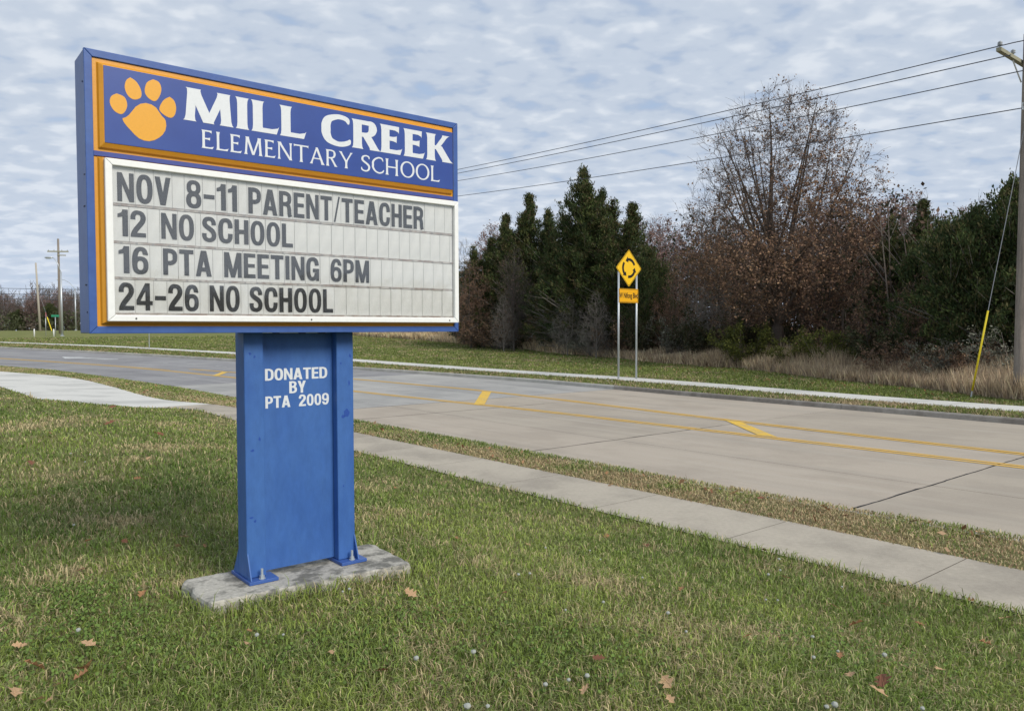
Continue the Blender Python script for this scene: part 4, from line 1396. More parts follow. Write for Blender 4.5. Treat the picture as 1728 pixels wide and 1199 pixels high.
for (x, y, lab) in ((-57.07, 91.38, 'left of the two short white marker posts on the far grass'), (-55.08, 91.95, 'right of the two short white marker posts on the far grass')):
    o = MB().tube([(0, 0, -0.1), (0, 0, 0.88), (0, 0, 0.95)], [0.075, 0.075, 0.03], 10).build('marker_post', M['whitepost'], smooth=True)
    o.location = (x, y, gz(x, y))
    tag(o, lab, 'marker post', 'white marker posts on the far grass')
x, y = -29.2, 61.54
rs = empty('road_sign', (x, y, gz(x, y)), math.atan2(0.631, 0.776), 'thin steel sign post beyond the road, its top hidden by the school sign', 'road sign')
post_mesh('post', 0, 0, 3.0, 0.035, M['steel'], rs)
MB().box(-0.3, 0.3, -0.05, -0.04, 2.2, 2.95).build('sign_panel', M['whitepost'], rs, bevel=0.004)
for (h, dy) in ((9.9, 0), (8.9, 2), (8.0, 4)):
    wire('power_line', (-150, 140 + dy, h + 1.0), (40, 165 + dy, h), 1.0, 0.05, {9.9: 'uppermost', 8.9: 'middle', 8.0: 'lowest'}[h] + ' of the three far wires at the left behind the wooden poles', 'far wires at the left skyline')


# ------------------------------------------------------------------ trees
def tubes_np(segs, sides=3):
    S = np.array(segs, float)
    p0, p1, r0, r1 = S[:, 0:3], S[:, 3:6], S[:, 6], S[:, 7]
    d = p1 - p0
    d /= np.linalg.norm(d, axis=1, keepdims=True) + 1e-9
    ref = np.where(np.abs(d[:, 2:3]) > 0.9, np.array([[1.0, 0, 0]]), np.array([[0, 0, 1.0]]))
    a = np.cross(d, ref)
    a /= np.linalg.norm(a, axis=1, keepdims=True) + 1e-9
    b = np.cross(d, a)
    n = len(S)
    V = np.zeros((n, 2 * sides, 3))
    for k in range(sides):
        w = 2 * math.pi * k / sides
        v = a * math.cos(w) + b * math.sin(w)
        V[:, k] = p0 + v * r0[:, None]
        V[:, sides + k] = p1 + v * r1[:, None]
    i = np.arange(n)[:, None] * 2 * sides
    F = []
    for k in range(sides):
        k2 = (k + 1) % sides
        F.append(np.concatenate([i + k, i + k2, i + sides + k2, i + sides + k], 1))
    return V.reshape(-1, 3), np.stack(F, 1).reshape(-1)


def leaves_np(rng, pos, size, col, cvar=0.25, flat_=0.0, aspect=0.5, direction=None):
    """diamond leaves (two triangles as one quad) at pos; col (n,3)"""
    n = len(pos)
    d = rng.normal(size=(n, 3))
    if direction is not None:
        d = d * 0.5 + direction
    d /= np.linalg.norm(d, axis=1, keepdims=True)
    e = np.cross(d, rng.normal(size=(n, 3)))
    e /= np.linalg.norm(e, axis=1, keepdims=True) + 1e-9
    s = size * rng.uniform(0.6, 1.3, n)[:, None]
    V = np.stack([pos - d * s * 0.5, pos + e * s * aspect * 0.5, pos + d * s * 0.5, pos - e * s * aspect * 0.5], 1)
    F = np.arange(4 * n)
    c = col * (1 + cvar * rng.normal(size=(n, 1)))
    return V.reshape(-1, 3), F, np.repeat(c, 4, 0)


def grow(rng, segs, twigs, p, d, length, r, level, maxlevel, nchild, up, wob, spread, ratio, start=0.25):
    n = max(3, int(5 - level * 0.6))
    step = length / n
    p = np.array(p, float)
    d = np.array(d, float)
    for i in range(n):
        r1 = r * (1 - 0.75 * (i + 1) / n)
        r0 = r * (1 - 0.75 * i / n)
        d = d + rng.normal(size=3) * wob + np.array([0, 0, up])
        d /= np.linalg.norm(d)
        q = p + d * step
        segs.append((*p, *q, max(r0, 0.006), max(r1, 0.005)))
        if level < maxlevel and (i + 0.5) / n > start:
            k = nchild[level] / (n * (1 - start))
            cnt = int(k) + (rng.random() < k - int(k))
            for _ in range(cnt):
                f = rng.random()
                pp = p + d * step * f
                s = rng.normal(size=3)
                s -= d * np.dot(s, d)
                s /= np.linalg.norm(s) + 1e-9
                a = spread[level] * rng.uniform(0.7, 1.25)
                nd = d * math.cos(a) + s * math.sin(a)
                grow(rng, segs, twigs, pp, nd, length * ratio[level] * rng.uniform(0.6, 1.2) * (1 - 0.45 * (i + f) / n), r0 * 0.55, level + 1, maxlevel, nchild, up, wob, spread, ratio, 0.15)
        if level >= maxlevel - 1:
            twigs.append((*q, *d))
        p = q


def env_tree(seed, h, prof, trunk_r, n_limbs, n_pts, n_tw, colors, leaf_n, leaf_size, leaf_fn, bark, limb_z=(0.15, 0.5), bare_fn=None, tw_len=0.5):
    """trunk, rising limbs, then branches grown outward until they fill the crown's envelope
    prof: [(z/h, radius/h)]"""
    rng = np.random.default_rng(seed)
    pz_, pr_ = [p[0] * h for p in prof], [p[1] * h for p in prof]
    lobes = rng.uniform(0.66, 1.16, (8, 5))

    def radius(z, az):
        r = np.interp(z, pz_, pr_)
        return r * lobes[int((az % 6.283) / 6.284 * 8), min(4, int(max(z, 0) / h * 5))]
    segs, nodes, nrad = [], [], []

    def poly_line(P0, P1, r0, r1, n, bend, up_):
        P0, P1 = np.array(P0), np.array(P1)
        d = P1 - P0
        L_ = np.linalg.norm(d)
        side = rng.normal(size=3) * bend * L_
        side[2] = -abs(up_) * L_ * (0.5 + rng.random())      # sags below the chord, then rises
        prev = P0
        for k in range(1, n + 1):
            f = k / n
            q = P0 + d * f + side * (4 * f * (1 - f)) * 0.5
            ra, rb = r0 + (r1 - r0) * (f - 1 / n), r0 + (r1 - r0) * f
            segs.append((*prev, *q, max(ra, 0.006), max(rb, 0.005)))
            nodes.append(q)
            nrad.append(rb)
            prev = q
        return prev
    top = np.array([rng.normal() * 0.02 * h, rng.normal() * 0.02 * h, h * 0.93])
    base = np.array([0, 0, -0.25])
    poly_line(base, np.array([0, 0, h * limb_z[0]]), trunk_r, trunk_r * 0.8, 3, 0.02, 0)
    st_ = np.array([0, 0, h * limb_z[0]])
    poly_line(st_, st_ + (top - st_) * 0.5 + rng.normal(size=3) * 0.02 * h, trunk_r * 0.55, trunk_r * 0.26, 5, 0.05, 0)
    poly_line(nodes[-1], top, trunk_r * 0.25, 0.015, 6, 0.05, 0)
    tr_pts = [np.array(s_[3:6]) for s_ in segs]
    for k in range(n_limbs):
        f = k / n_limbs
        az = k * 2.399 + rng.uniform(-0.3, 0.3)
        z0 = h * (limb_z[0] + (limb_z[1] - limb_z[0]) * f ** 1.2)
        p0 = min(tr_pts, key=lambda p: abs(p[2] - z0))
        zt = h * (0.45 + 0.47 * rng.random() ** 0.8) if k % 3 else h * rng.uniform(0.28, 0.5)
        rr = radius(zt, az) * rng.uniform(0.75, 0.98)
        poly_line(p0, (math.cos(az) * rr, math.sin(az) * rr, max(zt, p0[2] + 0.3)), trunk_r * 0.34 * (1 - 0.4 * f), 0.014, 8, 0.03, 0.06)
    # attraction points
    pts = []
    while len(pts) < n_pts:
        z = rng.uniform(pz_[0], h)
        if rng.random() > (np.interp(z, pz_, pr_) / max(pr_)) ** 1.6:
            continue
        az = rng.uniform(0, 2 * math.pi)
        r = radius(z, az) * math.sqrt(rng.random())
        if bare_fn is not None and not bare_fn(math.cos(az) * r, math.sin(az) * r, z):
            continue
        pts.append((math.cos(az) * r, math.sin(az) * r, z))
    pts = np.array(pts)
    order = np.argsort(np.linalg.norm(pts - np.array([0, 0, h * 0.3]), axis=1))
    tips = []
    for i in order:
        p = pts[i]
        Nn = np.array(nodes)
        d = p - Nn
        dist = np.linalg.norm(d, axis=1)
        out = np.hypot(p[0], p[1]) - np.hypot(Nn[:, 0], Nn[:, 1])
        cost = dist + np.where(d[:, 2] < 0.12 * dist, 1.2 * (0.12 * dist - d[:, 2]) + 0.15, 0) + np.where(out < 0, -out * 0.8, 0)
        cost = np.where(Nn[:, 2] < h * limb_z[0] * 0.7, 1e6, cost)
        j = int(np.argmin(cost))
        if dist[j] < 0.12:
            continue
        r0 = min(0.6 * nrad[j] + 0.004, 0.03)
        e = poly_line(Nn[j], p, max(r0, 0.009), 0.006, 3 if dist[j] > 0.5 else 2, 0.05, 0.05)
        dd = d[j] / dist[j]
        tips.append((*e, *dd))
    tw = []
    for t_ in tips:
        e, dd = np.array(t_[:3]), np.array(t_[3:])
        for k in range(n_tw):
            d2 = dd + rng.normal(size=3) * 0.55 + np.array([0, 0, 0.35])
            d2 /= np.linalg.norm(d2)
            L_ = tw_len * rng.uniform(0.5, 1.3)
            s0 = e - dd * rng.uniform(0, 0.5)
            m_ = s0 + d2 * L_ * 0.5
            d3 = d2 + rng.normal(size=3) * 0.25
            d3 /= np.linalg.norm(d3)
            q = m_ + d3 * L_ * 0.5
            segs.append((*s0, *m_, 0.0075, 0.006))
            segs.append((*m_, *q, 0.006, 0.004))
            tw += [(*m_, *d2), (*q, *d3)]
    S = np.array(segs)
    thick = S[:, 6] > 0.028
    V1, F1 = tubes_np(S[thick], 6)
    V2, F2 = tubes_np(S[~thick], 3)
    trunk = np_mesh('trunk', np.concatenate([V1, V2]), np.concatenate([F1, F2 + len(V1)]), 4, bark, link=False)
    crown = None
    if leaf_n:
        tw = np.array(tw)
        pr = leaf_fn(tw[:, :3] / h)
        idx = rng.choice(len(tw), leaf_n, p=pr / pr.sum())
        pos = tw[idx, :3] + rng.normal(size=(leaf_n, 3)) * 0.09
        cl = np.array(colors)[rng.integers(0, len(colors), leaf_n)] * (0.62 + 0.76 * vnoise(pos[:, 0] + pos[:, 2], pos[:, 1] - pos[:, 2] * 0.5, 1.1, seed)[:, None])
        LV, LF, LC = leaves_np(rng, pos, leaf_size, cl, 0.2, aspect=0.55)
        crown = np_mesh('crown', LV, LF, 4, M['foliage'], LC, link=False)
    return trunk, crown


def make_cedar(seed, h, rad, n_br, colors, lower_bare=0.0, leaders=((0, 0, 1.0),), blunt=0.8, leaf=0.22, asp=0.25):
    """eastern red cedar: one or more leaders, ragged upswept boughs of feathery sprays"""
    rng = np.random.default_rng(seed)
    segs, pos, dirs, cs = [], [], [], []
    for (ox, oy, hf) in leaders:
        H_ = h * hf
        top = np.array([ox + rng.uniform(-.25, .25), oy, H_ * 0.99])
        mid = np.array([ox * 0.7, oy * 0.7, H_ * 0.5])
        segs.append((0, 0, -0.2, *mid, 0.02 * h, 0.012 * h))
        segs.append((*mid, *top, 0.012 * h, 0.012))
        lob = rng.uniform(0.55, 1.25, 32)
        nb = int(n_br * hf / sum(l[2] for l in leaders))
        for k in range(nb):
            f = rng.random() ** 0.8 * 0.985 + 0.01
            az = rng.uniform(0, 2 * math.pi)
            prof = (1 - f) ** blunt * (0.62 + 0.38 * min(1, f / 0.25))
            prof *= lob[int(az / (2 * math.pi) * 8) % 8 + 8 * min(3, int(f * 4))]
            L_ = rad * prof * rng.uniform(0.45, 1.35) * (0.8 if len(leaders) > 1 else 1.0)
            L_ = max(L_, 0.18 + 0.25 * rng.random())
            el = math.radians(rng.uniform(-2, 28) + 42 * f)
            dd = np.array([math.cos(az) * math.cos(el), math.sin(az) * math.cos(el), math.sin(el)])
            c0 = np.array([0, 0, 0.0]) + (mid - np.array([0, 0, 0])) * min(1, f / 0.5)
            if f > 0.5:
                c0 = mid + (top - mid) * (f - 0.5) / 0.49
            p0 = c0
            segs.append((*p0, *(p0 + dd * L_), 0.016 + 0.010 * L_, 0.005))
            if f < lower_bare:
                for _ in range(5):
                    q = p0 + dd * L_ * rng.uniform(0.25, 0.95)
                    d2 = dd + rng.normal(size=3) * 0.5
                    d2 /= np.linalg.norm(d2)
                    segs.append((*q, *(q + d2 * L_ * 0.4), 0.012, 0.005))
                if rng.random() < 0.55:
                    continue
            m = int(5 + 11 * L_)
            bt = rng.uniform(0.75, 1.25)
            for j in range(m):
                sg = rng.uniform(0.2, 1.05)
                c = p0 + dd * L_ * sg + rng.normal(size=3) * (0.07 + 0.10 * L_ * (1.15 - sg)) + np.array([0, 0, 0.12 * sg * L_])
                ct = np.array(colors[rng.integers(0, len(colors))]) * bt * (1 + 0.12 * rng.normal())
                q = 7
                dirn = dd + np.array([0, 0, 0.75])
                pos.append(c + rng.normal(size=(q, 3)) * 0.09)
                dirs.append(np.repeat(dirn[None], q, 0) + rng.normal(size=(q, 3)) * 0.5)
                cs.append(np.repeat(ct[None], q, 0))
    pos = np.concatenate(pos)
    dirs = np.concatenate(dirs)
    cs = np.concatenate(cs)
    V, F = tubes_np(segs, 4)
    trunk = np_mesh('trunk', V, F, 4, M['barkpale'], link=False)
    LV, LF, LC = leaves_np(rng, pos, leaf, cs, 0.12, aspect=asp, direction=dirs)
    crown = np_mesh('crown', LV, LF, 4, M['foliage'], LC, link=False)
    return trunk, crown


def make_oak(seed):
    return env_tree(seed, 15.4, [(0.16, 0.12), (0.27, 0.27), (0.38, 0.355), (0.52, 0.375), (0.66, 0.345), (0.80, 0.275), (0.91, 0.17), (1.0, 0.03)], 0.36, 26, 2300, 4,
                    OAKC, 36000, 0.13, lambda p: np.clip(1.30 - 1.55 * p[:, 2] + 0.5 * (vnoise(p[:, 0] * 15, p[:, 2] * 15 + p[:, 1] * 15, 1.4, 7) - 0.5), 0.13, 1.0) * np.where((p[:, 0] < -0.10) & (p[:, 2] > 0.45), 0.2, 1.0), M['barkoak'], (0.15, 0.42), tw_len=0.75)


OAKC = [(0.22, 0.135, 0.092), (0.27, 0.165, 0.105), (0.17, 0.105, 0.078), (0.34, 0.22, 0.135)]


def make_shrub(seed, h, w, colors, n_leaf, leaf, stems=16, bark=None):
    rng = np.random.default_rng(seed)
    segs, twigs = [], []
    for k in range(stems):
        az = rng.uniform(0, 6.28)
        el = rng.uniform(0.6, 1.45)
        d = np.array([math.cos(az) * math.cos(el), math.sin(az) * math.cos(el), math.sin(el)])
        p = np.array([math.cos(az) * w * 0.2 * rng.random(), math.sin(az) * w * 0.2 * rng.random(), -0.05])
        grow(rng, segs, twigs, p, d, h * rng.uniform(0.6, 1.0), 0.022, 0, 2, [5, 4, 3], 0.03, 0.13, [0.6, 0.7, 0.7], [0.45, 0.5, 0.5])
    V, F = tubes_np(segs, 3)
    st_ = np_mesh('stems', V, F, 4, bark or M['bark'], link=False)
    cr = None
    if n_leaf:
        tw = np.array(twigs)
        idx = rng.integers(0, len(tw), n_leaf)
        pos = tw[idx, :3] + rng.normal(size=(n_leaf, 3)) * 0.10
        col = np.array(colors)[rng.integers(0, len(colors), n_leaf)]
        clump = vnoise(pos[:, 0] + pos[:, 2], pos[:, 1], 0.5, seed)
        LV, LF, LC = leaves_np(rng, pos, leaf, col * (0.7 + 0.6 * clump[:, None]), 0.15, aspect=0.55)
        cr = np_mesh('leaves', LV, LF, 4, M['foliage'], LC, link=False)
    return st_, cr


def plant(name, meshes, x, y, sc_, rz, label, cat, group, sx=1.0, names=('trunk', 'crown')):
    r_ = empty(name, (x, y, gz(x, y)), rz, label, cat, group)
    r_.scale = (sc_ * sx, sc_ * sx, sc_)
    for nm_, me in zip(names, meshes):
        if me is not None:
            o = bpy.data.objects.new(nm_, me)
            C.objects.link(o)
            o.parent = r_
    return r_


def at(px, Y):
    """point on the ground at forward distance Y in the direction of picture column px"""
    return ((px - 864) / 1290 * Y, Y)


CED = [(0.055, 0.078, 0.026), (0.075, 0.098, 0.032), (0.105, 0.115, 0.040), (0.042, 0.062, 0.026), (0.12, 0.09, 0.05)]
CED2 = [(0.052, 0.078, 0.028), (0.080, 0.105, 0.034), (0.042, 0.064, 0.026), (0.11, 0.10, 0.045)]
cedars = [make_cedar(21, 12, 3.6, 420, CED, 0.26), make_cedar(22, 12, 4.3, 520, CED, 0.28, ((-0.8, 0.2, 1.0), (1.0, -0.3, 0.90), (0.2, 1.0, 0.78)), 0.85),
          make_cedar(23, 12, 5.4, 560, CED2, 0.20, ((0, 0, 1.0), (1.5, 0.4, 0.86), (-0.9, -0.8, 0.74)), 0.85), make_cedar(24, 7, 3.6, 620, CED2, 0.02, ((0, 0, 1.0), (1.4, 0.6, 0.90), (-1.5, 0.2, 0.82)), 0.55, 0.15, 0.36)]
BR = [(0.22, 0.13, 0.09), (0.26, 0.155, 0.10), (0.17, 0.10, 0.075), (0.31, 0.20, 0.125)]
BR2 = [(0.27, 0.165, 0.14), (0.34, 0.225, 0.19), (0.21, 0.13, 0.115)]
all_even = lambda p: np.ones(len(p))
oak = make_oak(31)
P_UP = [(0.10, 0.10), (0.3, 0.20), (0.55, 0.24), (0.8, 0.17), (1.0, 0.03)]
P_LOW = [(0.03, 0.18), (0.25, 0.30), (0.55, 0.30), (0.8, 0.20), (1.0, 0.04)]
brown = [env_tree(41, 11, P_UP, 0.15, 14, 750, 3, BR2, 12000, 0.13, lambda p: np.clip(0.4 + 0.8 * p[:, 2], 0, 1), M['bark'], (0.14, 0.6)),
         env_tree(42, 11, P_LOW, 0.15, 14, 700, 3, BR, 12000, 0.14, lambda p: np.clip(1.3 - p[:, 2], 0.1, 1), M['bark'], (0.10, 0.5))]
bare = [env_tree(51, 11, P_UP, 0.14, 14, 850, 4, BR2, 900, 0.12, all_even, M['bark'], (0.16, 0.6), tw_len=0.65),
        env_tree(52, 10, P_LOW, 0.13, 14, 700, 4, BR2, 0, 0.13, all_even, M['barkpale'], (0.12, 0.55), tw_len=0.65)]
shr_g = make_shrub(61, 2.6, 2.4, [(0.115, 0.125, 0.030), (0.075, 0.090, 0.026), (0.15, 0.155, 0.038)], 5200, 0.12)
shr_d = make_shrub(62, 3.0, 2.6, [(0.050, 0.060, 0.028), (0.070, 0.072, 0.034), (0.10, 0.08, 0.045)], 5200, 0.13)
shr_b = make_shrub(63, 2.6, 2.4, [(0.22, 0.14, 0.09), (0.17, 0.11, 0.08), (0.27, 0.18, 0.11)], 3000, 0.12)
shr_s = make_shrub(64, 2.8, 2.4, [(0.22, 0.22, 0.17), (0.17, 0.17, 0.125)], 2600, 0.11, bark=M['barkpale'])

r5 = random.Random(77)
GC, GB_, GS = 'dark cedars along the wood edge', 'leafless and brown trees in the wood', 'shrubs under the wood edge'
# (column, distance, variety, height, width factor, label)
for (px, Y, v, h, sx, lab) in (
    (856, 68, 1, 11.8, 1.25, 'dark cedar with narrow top just right of the sign edge'),
    (888, 69, 1, 13.4, 1.2, 'dark cedar with ragged flat top, second from the sign'),
    (925, 67, 2, 12.0, 0.95, 'shorter dark cedar between the ragged one and the tallest'),
    (984, 58, 2, 13.8, 0.95, 'tallest dark cedar rising to a point left of the roundabout sign'),
    (1013, 57, 1, 12.4, 1.25, 'dark cedar right behind the tallest, twin topped'),
    (1042, 55, 1, 10.7, 1.35, 'dark broad cedar directly above the roundabout sign'),
    (950, 60, 1, 9.8, 1.3, 'low dark cedar at the left foot of the tallest cedar'),
    (1090, 52, 3, 7.2, 0.8, 'low dark cedar behind the right post of the roundabout sign'),
    (760, 96, 1, 10.6, 1.2, 'cedar standing behind the right end of the school sign'),
    (815, 69, 1, 9.8, 1.3, 'cedar half hidden behind the right edge of the school sign'),
    (1528, 37, 1, 8.2, 1.15, 'dark pointed cedar between the brown oak and the right thicket'),
    (1590, 31.5, 3, 6.3, 0.80, 'dense dark green cedar at the left of the right thicket'),
    (1645, 29.5, 3, 6.5, 0.85, 'dense dark green cedar behind the yellow guy guard'),
    (1705, 28.5, 3, 7.3, 0.85, 'dense dark green cedar behind the utility pole'),
    (1790, 28.0, 3, 7.6, 0.95, 'dense dark cedar just outside the right edge'),
    (1900, 27.0, 3, 7.0, 0.95, 'dense dark cedar beyond the right edge, further along'),
):
    x, y = at(px, Y)
    base_h = 7.0 if v == 3 else 12.0
    plant('cedar_tree', cedars[v], x, y, h / base_h, r5.uniform(0, 6.28), lab, 'tree', GC, sx)

x, y = at(1312, 41.5)
plant('oak_tree', oak, x, y, 0.99, 0.3, 'tall oak with bare upper limbs and rusty brown leaves below', 'tree', GB_, 1.08)
for (px, Y, kind, h, sx, lab) in (
    (795, 66, brown[1], 8.0, 0.8, 'dark russet tree hugging the edge of the school sign'),
    (830, 76, brown[0], 12.3, 0.9, 'reddish brown tree beside the edge of the school sign'),
    (842, 70, brown[0], 10.0, 0.8, 'thin reddish tree between the leftmost cedars'),
    (1082, 60, brown[0], 10.6, 1.0, 'brown leaved tree right of the roundabout sign top'),
    (1122, 62, brown[0], 11.2, 0.9, 'reddish tree second right of the roundabout sign'),
    (1160, 64, brown[0], 11.0, 1.0, 'thin reddish tree at the left foot of the oak'),
    (1205, 60, bare[0], 11.5, 0.9, 'grey twiggy tree close left of the oak'),
    (1190, 47, bare[1], 6.5, 1.0, 'small pale leafless tree left of the oak trunk'),
    (1245, 62, brown[0], 10.8, 1.0, 'slender brown tree seen through the oak on its left'),
    (1420, 52, brown[0], 11.2, 1.1, 'dense reddish brown tree right of the oak'),
    (1455, 44, brown[1], 8.8, 1.1, 'rusty leaved tree right below the oak crown'),
    (1490, 47, brown[0], 10.4, 1.0, 'tall brown tree left of the pointed cedar'),
    (1552, 38, bare[0], 8.8, 0.9, 'twiggy tree with few leaves above the right thicket'),
    (1135, 50, brown[1], 6.0, 1.0, 'low rusty tree beneath the reddish ones'),
    (1480, 37, brown[1], 5.6, 1.0, 'low brown tree in front of the pointed cedar'),
    (1655, 36, bare[0], 8.4, 0.9, 'leafless tree rising behind the right cedars'),
    (1360, 56, brown[0], 9.5, 1.2, 'brown tree behind the right half of the oak'),
    (1070, 56, brown[1], 7.0, 0.9, 'russet tree just right of the yellow diamond'),
    (868, 62, bare[0], 8.4, 0.9, 'thin leafless tree among the leftmost cedars'),
    (1600, 33, brown[1], 6.6, 0.9, 'brown leaved tree mixed into the right thicket'),
    (850, 61, bare[1], 4.6, 0.9, 'small dead tree with pale branches under the leftmost cedars'),
    (958, 55, bare[1], 4.4, 1.0, 'small dead tree with pale branches left of the tallest cedar'),
    (1006, 52, bare[1], 4.6, 1.0, 'small dead tree with pale branches just left of the roundabout sign'),
    (1385, 58, brown[0], 11.5, 1.1, 'brown tree filling the gap behind the oak on the right'),
    (1100, 70, bare[0], 12.0, 1.1, 'grey leafless tree far behind the reddish ones'),
    (1235, 72, bare[0], 12.4, 1.1, 'grey leafless tree far behind the oak'),
    (1530, 44, brown[0], 10.2, 1.0, 'brown tree behind the pointed cedar'),
    (1690, 33, brown[1], 7.4, 0.9, 'brown tree behind the guy wire'),
    (1625, 34, brown[0], 7.8, 0.8, 'thin brown tree above the right cedars'),
    (735, 101, brown[0], 12.2, 1.0, 'reddish brown tree standing behind the right end of the school sign'),
    (700, 106, bare[0], 12.0, 1.0, 'grey leafless tree standing behind the school sign'),
    (655, 114, brown[0], 10.5, 1.1, 'small brown tree at the left end of the wood, behind the school sign'),
    (1560, 31, brown[1], 4.6, 0.9, 'small rusty tree at the left foot of the right thicket'),
    (783, 76, bare[1], 10.5, 0.8, 'grey leafless tree touching the right edge of the sign'),
    (1295, 66, bare[0], 10.5, 1.0, 'thin grey tree directly behind the oak trunk'),
):
    x, y = at(px, Y)
    plant('tree', kind, x, y, h / (10.0 if kind is bare[1] else 11.0), r5.uniform(0, 6.28), lab, 'tree', GB_, sx)

for (px, Y, kind, s_, lab) in (
    (1258, 41, shr_g, 1.0, 'yellow green shrub at the left foot of the oak'),
    (1400, 36, shr_g, 0.9, 'yellow green shrub right of the oak trunk'),
    (1345, 38.5, shr_g, 0.8, 'low green shrub beside the oak trunk'),
    (1140, 48, shr_s, 1.1, 'grey green bush right of the roundabout sign'),
    (1100, 50, shr_d, 1.1, 'dark bush behind the roundabout sign posts'),
    (1190, 46, shr_d, 1.1, 'dark bush between grey green bush and oak'),
    (1225, 47, shr_b, 1.2, 'brown bush left of the yellow green shrub'),
    (1300, 45, shr_d, 1.2, 'dark bush behind the oak trunk'),
    (1440, 38, shr_b, 1.1, 'brown bush right of the second green shrub'),
    (1490, 34, shr_d, 1.0, 'dark bush left of the right cedars'),
    (1520, 31, shr_b, 0.7, 'brown bush in the weeds left of the guy wire'),
    (1565, 28.8, shr_s, 0.65, 'pale twiggy bush among the weeds left of the guy wire'),
    (1600, 28.4, shr_b, 0.6, 'brown twiggy bush just left of the yellow guard'),
    (1665, 27.4, shr_b, 0.7, 'brown twiggy bush between guy wire and utility pole'),
    (1700, 26.5, shr_s, 0.80, 'pale twiggy bush at the foot of the utility pole'),
    (1050, 52, shr_b, 1.1, 'brown bush left of the roundabout sign posts'),
    (1000, 54, shr_s, 0.9, 'pale tangle of dead branches below the tallest cedar'),
    (960, 58, shr_s, 0.9, 'pale tangle of dead branches left of the tallest cedar'),
    (910, 64, shr_b, 1.1, 'brown bush under the ragged cedar'),
    (860, 66, shr_d, 1.2, 'dark bush under the leftmost cedars'),
    (845, 64, shr_b, 1.2, 'russet bush right of the sign edge'),
    (800, 76, shr_d, 1.3, 'dark bush beside the right edge of the school sign'),
):
    x, y = at(px, Y)
    plant('shrub', kind, x, y, s_, r5.uniform(0, 6.28), lab, 'shrub', GS, 1.0, ('stem', 'leaves'))

# deep wood behind the edge: one mass of trunks, twigs and leaves
rngw = np.random.default_rng(5)


def wood(name, us, ts_, n_tr, n_lf, hfun, cols, size, sides=3, rr=0.09, label='', seed=1, trunk_mat=None, top_bias=1.0):
    n = n_tr
    T = rngw.uniform(ts_[0], ts_[1], n)
    U = us(T) + rngw.uniform(0, 1, n) * us_w
    x, y = 0.776 * U - 0.631 * T, 0.631 * U + 0.776 * T
    h = hfun(T) * rngw.uniform(0.55, 1.0, n)
    z = ground_z(x, y)
    lean = rngw.normal(size=(n, 2)) * 0.06
    segs = [np.stack([x, y, z - 0.1, x + lean[:, 0] * h, y + lean[:, 1] * h, z + h * 0.9, np.full(n, rr), np.full(n, 0.015)], 1)]
    for k in range(7):
        f = rngw.uniform(0.15, 0.85, n)
        bx, by, bz = x + lean[:, 0] * h * f, y + lean[:, 1] * h * f, z + h * 0.9 * f
        a = rngw.uniform(0, 6.28, n)
        L_ = h * rngw.uniform(0.12, 0.28, n)
        segs.append(np.stack([bx, by, bz, bx + np.cos(a) * L_ * 0.6, by + np.sin(a) * L_ * 0.6, bz + L_ * 0.8, np.full(n, rr * 0.35), np.full(n, 0.01)], 1))
    V, F = tubes_np(np.concatenate(segs), 3)
    m = n_lf
    i = rngw.integers(0, n, m)
    f = rngw.random(m) ** top_bias
    lx = x[i] + rngw.normal(size=m) * h[i] * 0.13 * (1.1 - f * 0.6)
    ly = y[i] + rngw.normal(size=m) * h[i] * 0.13 * (1.1 - f * 0.6)
    lz = ground_z(lx, ly) + f * h[i] * 1.0
    col = np.array(cols)[(vnoise(lx, ly, 4.0, seed) * len(cols)).astype(int).clip(0, len(cols) - 1)]
    LV, LF, LC = leaves_np(rngw, np.stack([lx, ly, lz], 1), size, col, 0.25, aspect=0.6)
    o = np_mesh(name, LV, LF, 4, M['foliage'], LC)
    tag(o, kind='stuff')
    o['label'] = label
    o['category'] = 'wood'
    o2 = np_mesh(name, V, F, 4, trunk_mat or M['bark'])
    tag(o2, kind='stuff')
    o2['label'] = label.replace('foliage', 'trunks and twigs')
    o2['category'] = 'wood'
    return o


us_w = 16.0
wood('woodland', lambda T: line('tall', T) + 4.5, (-16, 92), 800, 84000, lambda T: np.interp(T, [-20, 5, 10, 16, 25, 40, 60, 92], [5, 5.6, 7.0, 9.0, 11.0, 11.0, 10.5, 10]),
     [(0.060, 0.060, 0.036), (0.13, 0.085, 0.062), (0.045, 0.055, 0.028), (0.17, 0.10, 0.075)], 0.26, label='dark foliage filling the wood behind the front trees', top_bias=1.15, seed=3)
us_w = 22.0
wood('woodland', lambda T: 0 * T + 84, (-150, -10), 260, 26000, lambda T: 11 + 0 * T,
     [(0.045, 0.047, 0.028), (0.07, 0.052, 0.036), (0.04, 0.05, 0.026)], 1.0, label='foliage of the far wood beyond the right edge', seed=4)
us_w = 190.0
wood('woodland', lambda T: 0 * T - 85, (-150, -138), 340, 34000, lambda T: 14.0 + 0 * T,
     [(0.045, 0.047, 0.028), (0.07, 0.052, 0.036)], 1.0, label='foliage of the wood down the road behind the viewer', seed=6)
# behind the school sign the far tree row goes on
us_w = 16.0


def row_u(T):
    return 100 + 0 * T


